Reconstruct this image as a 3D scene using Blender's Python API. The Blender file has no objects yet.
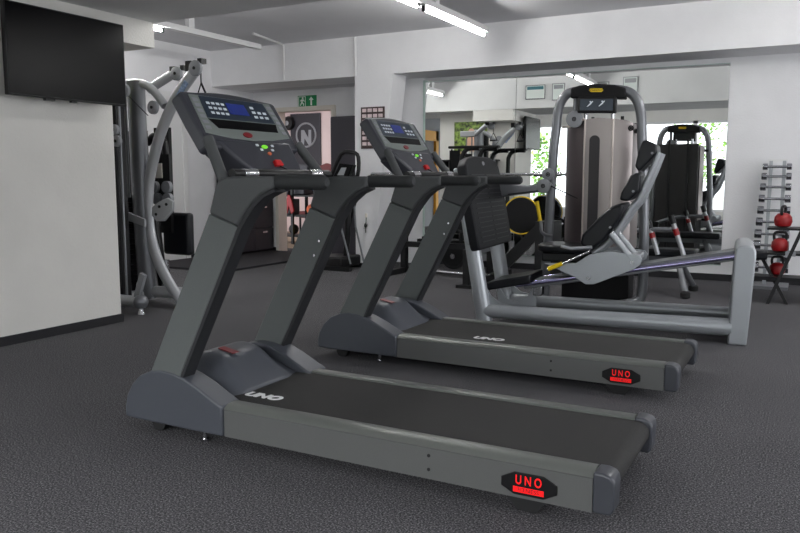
import bpy, bmesh, math, random
from mathutils import Vector, Matrix
random.seed(7)
R = math.radians
scene = bpy.context.scene
col = scene.collection

# ------------------------------------------------------------------ camera, world, light, exposure
cam_d = bpy.data.cameras.new('camera'); cam = bpy.data.objects.new('camera', cam_d); col.objects.link(cam)
cam.location = (0, 0, 1.1); cam.rotation_euler = (R(90 - 6.68), 0, R(28.4))
cam_d.sensor_width = 36; cam_d.sensor_fit = 'HORIZONTAL'; cam_d.lens = 764.7 / 800 * 36
cam_d.clip_start = 0.05; cam_d.clip_end = 200
scene.camera = cam

world = bpy.data.worlds.new('overcast_sky'); scene.world = world; world.use_nodes = True
bg = world.node_tree.nodes['Background']
bg.inputs[0].default_value = (0.93, 0.96, 1.0, 1); bg.inputs[1].default_value = 3.0

def area(name, loc, rot, sx, sy, power, color=(1, 1, 1)):
    d = bpy.data.lights.new(name, 'AREA'); d.shape = 'RECTANGLE'; d.size = sx; d.size_y = sy
    d.energy = power; d.color = color
    o = bpy.data.objects.new(name, d); col.objects.link(o); o.location = loc; o.rotation_euler = rot
    o['kind'] = 'helper'
    return o
# bright sky above the street, falling through the windows
area('daylight_street', (-2.2, -5.2, 4.6), (R(56), 0, 0), 11.0, 3.0, 2900, (0.97, 0.98, 1.0))
area('daylight_side', (3.75, 3.6, 1.5), (0, R(90), 0), 2.0, 4.6, 95, (0.96, 0.97, 1.0))

scene.view_settings.view_transform = 'Standard'; scene.view_settings.look = 'None'
scene.view_settings.exposure = -0.27; scene.view_settings.gamma = 1.0
scene.view_settings.use_curve_mapping = False
try:
    scene.cycles.use_denoising = True
    scene.cycles.max_bounces = 10; scene.cycles.diffuse_bounces = 5; scene.cycles.glossy_bounces = 5
    scene.cycles.sample_clamp_indirect = 6.0
    scene.cycles.caustics_reflective = False
except Exception:
    pass

# ------------------------------------------------------------------ materials
def lin(c):
    c = c / 255.0
    return c / 12.92 if c <= 0.04045 else ((c + 0.055) / 1.055) ** 2.4
def rgb(r, g, b): return (lin(r), lin(g), lin(b), 1)
M = {}
def mat(name, c, rough=0.5, metal=0.0, emit=None, estr=0.0, noise=0.0, nscale=60, bump=0.0, bscale=200, spec=0.5, coat=0.0):
    m = bpy.data.materials.new(name); m.use_nodes = True
    nt = m.node_tree; b = nt.nodes['Principled BSDF']
    b.inputs['Base Color'].default_value = c; b.inputs['Roughness'].default_value = rough
    b.inputs['Metallic'].default_value = metal; b.inputs['Specular IOR Level'].default_value = spec
    b.inputs['Coat Weight'].default_value = coat
    if emit:
        b.inputs['Emission Color'].default_value = emit; b.inputs['Emission Strength'].default_value = estr
    if noise or bump:
        tc = nt.nodes.new('ShaderNodeTexCoord')
    if noise:
        n = nt.nodes.new('ShaderNodeTexNoise'); n.inputs['Scale'].default_value = nscale; n.inputs['Detail'].default_value = 4
        r = nt.nodes.new('ShaderNodeValToRGB')
        lo = [x * (1 - noise) for x in c[:3]] + [1]; hi = [min(1, x * (1 + noise)) for x in c[:3]] + [1]
        r.color_ramp.elements[0].color = lo; r.color_ramp.elements[1].color = hi
        r.color_ramp.elements[0].position = 0.3; r.color_ramp.elements[1].position = 0.7
        nt.links.new(tc.outputs['Object'], n.inputs['Vector']); nt.links.new(n.outputs['Fac'], r.inputs['Fac'])
        nt.links.new(r.outputs['Color'], b.inputs['Base Color'])
    if bump:
        n2 = nt.nodes.new('ShaderNodeTexNoise'); n2.inputs['Scale'].default_value = bscale; n2.inputs['Detail'].default_value = 3
        bp = nt.nodes.new('ShaderNodeBump'); bp.inputs['Strength'].default_value = bump; bp.inputs['Distance'].default_value = 0.01
        nt.links.new(tc.outputs['Object'], n2.inputs['Vector']); nt.links.new(n2.outputs['Fac'], bp.inputs['Height'])
        nt.links.new(bp.outputs['Normal'], b.inputs['Normal'])
    M[name] = m
    return m

mat('plaster_white', rgb(238, 238, 240), 0.9, noise=0.03, nscale=3, bump=0.25, bscale=60)
mat('plaster_warm', rgb(226, 224, 219), 0.9, noise=0.03, nscale=3, bump=0.35, bscale=70)
mat('plaster_shaded', rgb(150, 152, 156), 0.9, noise=0.03, nscale=3, bump=0.2, bscale=70)  # wall plaster with shading put into the colour
mat('ceiling_white', rgb(216, 216, 219), 0.95, noise=0.03, nscale=2, bump=0.2, bscale=90)
mat('slab_grey', rgb(226, 226, 226), 0.95, noise=0.04, nscale=2, bump=0.2, bscale=90)
mat('room_pink', rgb(222, 202, 200), 0.9, noise=0.02, nscale=3)
mat('paint_white', rgb(232, 232, 232), 0.5)
mat('frame_cream', rgb(228, 222, 212), 0.5)
mat('baseboard_black', rgb(32, 32, 36), 0.8, noise=0.15, nscale=80)
mat('mat_black', rgb(36, 35, 40), 0.9, noise=0.1, nscale=60)
mat('mirror_silver', (0.93, 0.955, 0.945, 1), 0.0, 1.0)
mat('mirror_edge', rgb(188, 206, 200), 0.3)
mat('plastic_black', rgb(14, 14, 16), 0.45, spec=0.35)
mat('plastic_black_matte', rgb(16, 16, 18), 0.75, spec=0.3)
mat('screen_black', rgb(9, 9, 11), 0.25, spec=0.12)
mat('cowl', rgb(72, 75, 82), 0.42, noise=0.04, nscale=300)
mat('console_dark', rgb(56, 57, 64), 0.42)
mat('panel_grey', rgb(96, 97, 96), 0.5, 0.2, noise=0.03, nscale=200)
mat('post_grey', rgb(94, 98, 97), 0.55, 0.1, noise=0.03, nscale=200)
mat('knee_grey', rgb(76, 78, 79), 0.6, 0.0, noise=0.05, nscale=300)
mat('knee_edge', rgb(34, 35, 38), 0.6)
mat('rail_lip', rgb(120, 123, 119), 0.38, 0.5)
mat('cap_dark', rgb(66, 68, 74), 0.35)
mat('grip', rgb(45, 47, 48), 0.7, bump=0.2, bscale=300)
mat('belt', rgb(34, 33, 32), 0.75, noise=0.12, nscale=90, bump=0.25, bscale=500)
mat('bezel_silver', rgb(126, 133, 129), 0.4, 0.2)
mat('display_blue', rgb(34, 46, 60), 0.3)
mat('lcd_blue', rgb(20, 30, 80), 0.2, emit=rgb(40, 60, 150), estr=0.35)
mat('button_white', rgb(225, 232, 238), 0.4)
mat('red_plastic', rgb(200, 22, 26), 0.4)
mat('red_dark', rgb(120, 22, 30), 0.4)
mat('green_led', rgb(120, 220, 50), 0.4, emit=rgb(130, 230, 60), estr=0.6)
mat('orange_led', rgb(220, 110, 70), 0.4)
mat('red_letter', rgb(255, 20, 24), 0.5, emit=rgb(255, 16, 20), estr=0.35)
mat('letter_white', rgb(236, 236, 236), 0.6)
mat('steel', rgb(200, 200, 204), 0.22, 1.0)
mat('chrome', rgb(225, 225, 232), 0.1, 1.0)
mat('dark_chrome', rgb(165, 166, 171), 0.22, 1.0)
mat('rod_violet', rgb(190, 184, 225), 0.15, 1.0)
mat('press_silver', rgb(172, 176, 180), 0.36, 0.4, noise=0.02, nscale=100)
mat('press_silver_dark', rgb(120, 122, 126), 0.35, 0.45)
mat('gym_silver', rgb(176, 178, 181), 0.35, 0.35)
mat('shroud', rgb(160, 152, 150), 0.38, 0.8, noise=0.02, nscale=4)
mat('shroud_side_shaded', rgb(84, 76, 78), 0.4, 0.3)  # darker side of the reflection gradient, put into the colour
mat('shroud_trim', rgb(215, 205, 198), 0.35, 0.3)
mat('shroud_back', rgb(40, 38, 38), 0.55)
mat('slot', rgb(48, 45, 47), 0.5)
mat('pad_black', rgb(15, 17, 22), 0.4, bump=0.05, bscale=300, spec=0.35)
mat('plate_rubber', rgb(22, 23, 27), 0.6, bump=0.1, bscale=200, spec=0.3)
mat('yellow', rgb(240, 205, 20), 0.5)
mat('pulley_grey', rgb(140, 142, 146), 0.5)
mat('rubber', rgb(24, 24, 25), 0.8)
mat('kettle_red', rgb(140, 12, 18), 0.45)
mat('sign_green', rgb(0, 122, 70), 0.5, emit=rgb(0, 122, 70), estr=0.08)
mat('sign_white', rgb(235, 240, 235), 0.5)
mat('tube_light', rgb(255, 255, 255), 0.4, emit=(1, 0.99, 0.97, 1), estr=100.0)
mat('lamp_glass', rgb(255, 255, 255), 0.4, emit=(1, 0.99, 0.97, 1), estr=34.0)
mat('tube_light_bright', rgb(255, 255, 255), 0.4, emit=(1, 0.99, 0.97, 1), estr=190.0)
mat('cabinet_dark', rgb(44, 43, 50), 0.5)
mat('locker_grey', rgb(62, 60, 68), 0.55)
mat('photo_brown', rgb(68, 52, 52), 0.7)
mat('photo_pink', rgb(222, 205, 206), 0.7, noise=0.2, nscale=14)
mat('door_yellow', rgb(226, 160, 40), 0.5)
mat('foliage', rgb(128, 170, 84), 0.8, noise=0.4, nscale=6)
mat('pavement', rgb(190, 188, 182), 0.9, noise=0.1, nscale=5)
mat('facade', rgb(235, 228, 214), 0.9)
mat('wood_floor', rgb(150, 132, 112), 0.6, noise=0.1, nscale=8)
mat('decal_blue', rgb(140, 160, 192), 0.5, noise=0.45, nscale=55)
mat('label_blue', rgb(60, 100, 160), 0.5)
mat('paper', rgb(225, 232, 228), 0.7)
mat('paper_teal', rgb(70, 120, 130), 0.7)
mat('skin_tone', rgb(214, 170, 146), 0.7)
mat('maroon', rgb(96, 40, 42), 0.6)

def carpet_material():
    m = bpy.data.materials.new('carpet'); m.use_nodes = True; nt = m.node_tree; b = nt.nodes['Principled BSDF']
    b.inputs['Roughness'].default_value = 0.95; b.inputs['Specular IOR Level'].default_value = 0.1
    tc = nt.nodes.new('ShaderNodeTexCoord')
    n = nt.nodes.new('ShaderNodeTexNoise'); n.inputs['Scale'].default_value = 150; n.inputs['Detail'].default_value = 5; n.inputs['Roughness'].default_value = 0.75
    n3 = nt.nodes.new('ShaderNodeTexNoise'); n3.inputs['Scale'].default_value = 1.3; n3.inputs['Detail'].default_value = 3
    r = nt.nodes.new('ShaderNodeValToRGB')
    r.color_ramp.elements[0].position = 0.32; r.color_ramp.elements[0].color = rgb(30, 30, 31)
    r.color_ramp.elements[1].position = 0.7; r.color_ramp.elements[1].color = rgb(172, 170, 173)
    e = r.color_ramp.elements.new(0.5); e.color = rgb(77, 76, 79)
    mx = nt.nodes.new('ShaderNodeMix'); mx.data_type = 'RGBA'; mx.blend_type = 'MULTIPLY'; mx.inputs[0].default_value = 0.25
    r2 = nt.nodes.new('ShaderNodeValToRGB'); r2.color_ramp.elements[0].position = 0.35; r2.color_ramp.elements[1].position = 0.65
    r2.color_ramp.elements[0].color = (0.6, 0.6, 0.6, 1)
    bp = nt.nodes.new('ShaderNodeBump'); bp.inputs['Strength'].default_value = 0.5; bp.inputs['Distance'].default_value = 0.006
    L = nt.links.new
    L(tc.outputs['Object'], n.inputs['Vector']); L(tc.outputs['Object'], n3.inputs['Vector'])
    L(n.outputs['Fac'], r.inputs['Fac']); L(n3.outputs['Fac'], r2.inputs['Fac'])
    L(r.outputs['Color'], mx.inputs[6]); L(r2.outputs['Color'], mx.inputs[7]); L(mx.outputs[2], b.inputs['Base Color'])
    L(n.outputs['Fac'], bp.inputs['Height']); L(bp.outputs['Normal'], b.inputs['Normal'])
    M['carpet'] = m
carpet_material()

# ------------------------------------------------------------------ mesh helpers
def catmull(pts, n=6):
    pts = [Vector(p) for p in pts]
    out = []
    for i in range(len(pts) - 1):
        p0 = pts[max(i - 1, 0)]; p1 = pts[i]; p2 = pts[i + 1]; p3 = pts[min(i + 2, len(pts) - 1)]
        for k in range(n):
            t = k / n
            out.append(0.5 * ((2 * p1) + (-p0 + p2) * t + (2 * p0 - 5 * p1 + 4 * p2 - p3) * t * t + (-p0 + 3 * p1 - 3 * p2 + p3) * t ** 3))
    out.append(pts[-1])
    return out

class MB:
    def __init__(s): s.bm = bmesh.new()
    def box(s, x0, x1, y0, y1, z0, z1):
        v = [s.bm.verts.new((x, y, z)) for x in (x0, x1) for y in (y0, y1) for z in (z0, z1)]
        for f in ((0, 1, 3, 2), (4, 6, 7, 5), (0, 4, 5, 1), (2, 3, 7, 6), (0, 2, 6, 4), (1, 5, 7, 3)):
            s.bm.faces.new([v[i] for i in f])
        return s
    def hull8(s, a, b):          # two quads (4 points each) joined
        va = [s.bm.verts.new(p) for p in a]; vb = [s.bm.verts.new(p) for p in b]
        s.bm.faces.new(va[::-1]); s.bm.faces.new(vb)
        n = len(a)
        for i in range(n): s.bm.faces.new([va[i], va[(i + 1) % n], vb[(i + 1) % n], vb[i]])
        return s
    def prism(s, poly, axis, a, b):   # 2D polygon extruded along an axis: 'y' poly=(x,z), 'x' poly=(y,z), 'z' poly=(x,y)
        def P(p, d):
            return {'y': (p[0], d, p[1]), 'x': (d, p[0], p[1]), 'z': (p[0], p[1], d)}[axis]
        return s.hull8([P(p, a) for p in poly], [P(p, b) for p in poly])
    def tube(s, pts, r, seg=14, smooth=0, flat=1.0, ref=None, caps=True):
        pts = catmull(pts, smooth) if smooth else [Vector(p) for p in pts]
        n = len(pts); rings = []; prev = None
        rr = r if isinstance(r, (list, tuple)) else None
        for i, p in enumerate(pts):
            t = (pts[min(i + 1, n - 1)] - pts[max(i - 1, 0)]).normalized()
            if prev is None:
                a = Vector(ref) if ref else (Vector((0, 0, 1)) if abs(t.z) < 0.9 else Vector((0, 1, 0)))
            else: a = prev
            a = (a - t * a.dot(t)).normalized(); prev = a; b = t.cross(a)
            if rr: 
                f = i / (n - 1) * (len(rr) - 1); k = min(int(f), len(rr) - 2); q = rr[k] + (rr[k + 1] - rr[k]) * (f - k)
            else: q = r
            rings.append([s.bm.verts.new(p + a * math.cos(2 * math.pi * j / seg) * q * flat + b * math.sin(2 * math.pi * j / seg) * q) for j in range(seg)])
        for i in range(n - 1):
            for j in range(seg):
                s.bm.faces.new([rings[i][j], rings[i][(j + 1) % seg], rings[i + 1][(j + 1) % seg], rings[i + 1][j]])
        if caps:
            s.bm.faces.new(rings[0][::-1]); s.bm.faces.new(rings[-1])
        return s
    def cyl(s, c, r, h, axis='z', seg=24):
        c = Vector(c); d = {'x': Vector((1, 0, 0)), 'y': Vector((0, 1, 0)), 'z': Vector((0, 0, 1))}[axis]
        return s.tube([c - d * h / 2, c + d * h / 2], r, seg)
    def lathe(s, prof, c=(0, 0, 0), axis='z', seg=24):   # prof = [(r, h)]
        c = Vector(c); rings = []
        for r, h in prof:
            ring = []
            for j in range(seg):
                a = 2 * math.pi * j / seg; u, w = math.cos(a) * r, math.sin(a) * r
                p = {'z': (u, w, h), 'y': (u, h, w), 'x': (h, u, w)}[axis]
                ring.append(s.bm.verts.new(c + Vector(p)))
            rings.append(ring)
        for i in range(len(rings) - 1):
            for j in range(seg):
                s.bm.faces.new([rings[i][j], rings[i][(j + 1) % seg], rings[i + 1][(j + 1) % seg], rings[i + 1][j]])
        s.bm.faces.new(rings[0][::-1]); s.bm.faces.new(rings[-1])
        return s
    def grid(s, f, nu, nv):
        vs = [[s.bm.verts.new(f(i / nu, j / nv)) for j in range(nv + 1)] for i in range(nu + 1)]
        for i in range(nu):
            for j in range(nv):
                s.bm.faces.new([vs[i][j], vs[i + 1][j], vs[i + 1][j + 1], vs[i][j + 1]])
        return s
    def sphere(s, c, r, sc=(1, 1, 1), seg=20):
        mt = Matrix.Translation(c) @ Matrix.Diagonal((r * sc[0], r * sc[1], r * sc[2], 1))
        bmesh.ops.create_uvsphere(s.bm, u_segments=seg, v_segments=seg // 2 + 2, radius=1, matrix=mt)
        return s
    def torus(s, c, Rr, r, axis='y', seg=32, ms=10, a0=0.0, a1=2 * math.pi):
        pts = []
        full = abs(a1 - a0 - 2 * math.pi) < 1e-6
        for i in range(seg + 1):
            a = a0 + (a1 - a0) * i / seg; u, w = math.cos(a) * Rr, math.sin(a) * Rr
            pts.append(Vector(c) + Vector({'y': (u, 0, w), 'x': (0, u, w), 'z': (u, w, 0)}[axis]))
        return s.tube(pts, r, ms, caps=not full)
    def xf(s, mtx):
        bmesh.ops.transform(s.bm, matrix=mtx, verts=s.bm.verts); return s
    def build(s, name, m, parent=None, bevel=0.0, seg=2, sharp=40, solid=0.0):
        bmesh.ops.recalc_face_normals(s.bm, faces=s.bm.faces)
        me = bpy.data.meshes.new(name); s.bm.to_mesh(me); s.bm.free()
        me.materials.append(M[m])
        for p in me.polygons: p.use_smooth = True
        me.set_sharp_from_angle(angle=R(sharp))
        o = bpy.data.objects.new(name, me); col.objects.link(o)
        if parent: o.parent = parent
        if solid:
            md = o.modifiers.new('thickness', 'SOLIDIFY'); md.thickness = solid; md.offset = -1
        if bevel:
            md = o.modifiers.new('round', 'BEVEL'); md.width = bevel; md.segments = seg; md.limit_method = 'ANGLE'; md.angle_limit = R(35)
            md.harden_normals = False
        return o

def tag(o, label, cat, group=None, kind=None):
    o['label'] = label; o['category'] = cat
    if group: o['group'] = group
    if kind: o['kind'] = kind
    return o
def thing(name, label, cat, loc=(0, 0, 0), rz=0.0, group=None):
    o = bpy.data.objects.new(name, None); col.objects.link(o); o.location = loc; o.rotation_euler = (0, 0, rz)
    o.empty_display_size = 0.1
    return tag(o, label, cat, group)
def struct(name, mb, m, parent=None, bevel=0.0):
    o = mb.build(name, m, parent, bevel=bevel)
    if not parent: o['kind'] = 'structure'
    return o
KIDS = {}
def children(o): return [c for c in bpy.data.objects if c.parent == o]
def copy_tree(o, parent=None):
    c = o.copy(); col.objects.link(c); c.parent = parent
    for ch in children(o): copy_tree(ch, c)
    return c
def text(name, body, m, parent, size, mtx, extrude=0.0008, shear=0.0, bold=0.0, sx=1.0, align='CENTER'):
    cu = bpy.data.curves.new(name, 'FONT'); cu.body = body; cu.size = size; cu.extrude = extrude; cu.shear = shear
    cu.align_x = align; cu.align_y = 'CENTER'; cu.offset = bold
    tmp = bpy.data.objects.new('tmp', cu)
    me = bpy.data.meshes.new_from_object(tmp); me.name = name
    bpy.data.objects.remove(tmp); bpy.data.curves.remove(cu)
    me.materials.clear(); me.materials.append(M[m])
    o = bpy.data.objects.new(name, me); col.objects.link(o); o.parent = parent
    o.matrix_local = mtx @ Matrix.Diagonal((sx, 1, 1, 1))
    return o
def basis(origin, ex, ey):
    ex = Vector(ex).normalized(); ey = Vector(ey).normalized(); ez = ex.cross(ey).normalized()
    m = Matrix((ex, ey, ez)).transposed().to_4x4(); m.translation = Vector(origin)
    return m

# ------------------------------------------------------------------ room shell
XL, XR, YB, YM, ZC = -7.35, 3.6, -2.6, 8.75, 2.80
ZS = 2.28
struct('floor', MB().box(XL - 0.3, XR + 0.2, YB - 0.1, 9.6, -0.1, 0), 'carpet')
struct('ceiling', MB().box(XL - 0.3, XR + 0.2, YB - 0.1, 9.6, ZC, ZC + 0.1), 'ceiling_white')
struct('ceiling_slab', MB().box(XL, XR, 3.0, 4.45, ZS, ZC), 'slab_grey')
struct('wall_left', MB().box(XL - 0.15, XL, 3.0, 9.05, 0, ZC), 'plaster_white')
struct('wall_left_front', MB().box(XL - 0.15, XL, YB, 3.0, 0, ZC), 'plaster_shaded')  # shading on this stretch of wall painted in as grey
# mirror wall (right of the pillar), beam in front of it, alcove wall with the doorway
struct('wall_mirror_side', MB().box(-4.6, XR, YM, YM + 0.15, 0, ZC), 'plaster_white')
struct('beam', MB().box(XL, XR, 8.17, YM, 2.325, ZC), 'plaster_white')
struct('ceiling_alcove', MB().box(XL, -4.6, YM, 9.05, 2.325, 2.42), 'ceiling_white')
DX0, DX1, DZ = -6.90, -5.97, 2.03
aw = MB().box(XL, DX0 - 0.06, 9.05, 9.2, 0, 2.35).box(DX1 + 0.06, -4.55, 9.05, 9.2, 0, 2.35).box(DX0 - 0.06, DX1 + 0.06, 9.05, 9.2, DZ + 0.05, 2.35)
struct('wall_alcove', aw, 'plaster_white')
# tapered pillar under the beam
pf = [(-5.05, 0), (-4.80, 0), (-4.625, 1.42), (-4.51, 2.325), (-5.05, 2.325)]
pil = MB().hull8([(x, 8.17, z) for x, z in pf], [(x + (0.0 if x < -5 else 0.035), 8.44, z) for x, z in pf])
struct('pillar', pil, 'plaster_white')
struct('wall_behind_pillar', MB().box(-4.95, -4.36, YM - 0.05, YM + 0.15, 0, 2.325), 'plaster_white')
# side wall with the daylight opening, out of the frame to the right
sw = MB().box(XR, XR + 0.15, YB, 1.2, 0, ZC).box(XR, XR + 0.15, 6.0, YM, 0, ZC).box(XR, XR + 0.15, 1.2, 6.0, 0, 0.45).box(XR, XR + 0.15, 1.2, 6.0, 2.55, ZC)
struct('wall_right', sw, 'plaster_white')
# street wall behind the camera with tall windows
WX = [-6.6, -4.4, -2.2, 0.0, 2.2]
bw = MB().box(XL, -6.6, YB - 0.15, YB, 0, ZC).box(2.2, XR, YB - 0.15, YB, 0, ZC).box(-6.6, 2.2, YB - 0.15, YB, 2.46, ZC).box(-6.6, 2.2, YB - 0.15, YB, 0, 0.25)
struct('wall_back', bw, 'plaster_warm')
for i in range(4):
    w = MB(); x0, x1 = WX[i], WX[i + 1]
    w.box(x0, x0 + 0.05, YB - 0.1, YB - 0.03, 0.25, 2.46).box(x1 - 0.05, x1, YB - 0.1, YB - 0.03, 0.25, 2.46)
    w.box(x0, x1, YB - 0.1, YB - 0.03, 0.25, 0.31).box(x0, x1, YB - 0.1, YB - 0.03, 2.40, 2.46)
    struct('window_%d' % (i + 1), w, 'paint_white')
# partition block that carries the television, bulkhead over it
struct('wall_partition', MB().box(-6.1, -4.62, 3.07, 4.06, 0, ZS), 'plaster_warm')
struct('bulkhead', MB().box(-5.3, -4.56, 3.0, 4.44, 2.09, ZS), 'plaster_warm')
struct('baseboard_partition', MB().box(-6.11, -4.606, 3.055, 4.072, 0, 0.062), 'baseboard_black')
struct('trim_2', MB().box(-4.36, -4.332, YM - 0.085, YM, 0.0, 2.29), 'mirror_edge')
struct('baseboard_mirror', MB().box(-4.4, XR, YM - 0.02, YM, 0, 0.07), 'baseboard_black')
bl = MB().box(XL, XL + 0.015, 4.1, 9.05, 0, 0.07).box(XL, DX0 - 0.08, 9.03, 9.05, 0, 0.07)
struct('baseboard_left', bl, 'baseboard_black')
struct('trim_3', MB().cyl((-5.03, 8.15, 2.56), 0.016, 0.46), 'paint_white')
# doorway frame and the room beyond
df = MB().box(DX0 - 0.05, DX0, 9.02, 9.22, 0, DZ + 0.06).box(DX1, DX1 + 0.07, 9.02, 9.22, 0, DZ + 0.06).box(DX0, DX1, 9.02, 9.22, DZ, DZ + 0.06)
struct('door_1', df, 'frame_cream')
struct('wall_next_room_back', MB().box(-10.6, -4.5, 12.6, 12.7, 0, 2.6), 'room_pink')
struct('wall_next_room_right', MB().box(-5.55, -5.45, 9.2, 12.6, 0, 2.6), 'room_pink')
struct('wall_next_room_left', MB().box(-10.7, -10.6, 9.2, 12.6, 0, 2.6), 'room_pink')
struct('floor_next_room', MB().box(-10.7, -4.5, 9.6, 12.7, -0.1, 0.0), 'wood_floor')
struct('ceiling_next_room', MB().box(-10.7, -4.5, 9.2, 12.7, 2.6, 2.7), 'ceiling_white')
# left wall joinery: white door leaf with plain panels
d2 = MB().box(XL, XL + 0.03, 6.7, 7.55, 0.02, 2.1)
struct('door_2', d2, 'paint_white', bevel=0.004)
f2 = MB().box(XL, XL + 0.045, 6.62, 6.7, 0, 2.18).box(XL, XL + 0.045, 7.55, 7.63, 0, 2.18).box(XL, XL + 0.045, 6.62, 7.63, 2.1, 2.18)
struct('trim_1', f2, 'paint_white')
# yellow doorway in the left wall, seen in the mirror
yd = MB().box(XL, XL + 0.06, 1.35, 1.49, 0, 2.12).box(XL, XL + 0.06, 2.26, 2.40, 0, 2.12).box(XL, XL + 0.06, 1.35, 2.40, 1.90, 2.12)
struct('door_3', yd, 'door_yellow')
# outside
struct('pavement', MB().box(-30, 25, -30, YB - 0.2, -0.15, -0.05), 'pavement')

# ------------------------------------------------------------------ wall mirror (two sheets) 
def mirror(x0, x1, label):
    # sheets hang a touch off parallel to the wall, hinged on the right-hand edge
    o = MB().box(x0 + 0.845, x1 + 0.845, -0.008, -0.002, 0.17, 2.265).build('wall_mirror', 'mirror_silver')
    o.location = (-0.845, YM, 0); o.rotation_euler = (0, 0, R(1.15))
    tag(o, label, 'mirror', 'mirror sheets on the far wall')
    for z0, z1 in ((2.2652, 2.272), (0.163, 0.1698)):
        MB().box(x0 + 0.845, x1 + 0.845, -0.0075, -0.0005, z0, z1).build('polished_edge', 'mirror_edge', o)
    return o
mirror(-4.33, -3.156, 'narrow mirror sheet beside the tapered white pillar, left of the seam')
mirror(-3.150, -0.845, 'wide mirror sheet behind the leg press tower, right of the seam')

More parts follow.
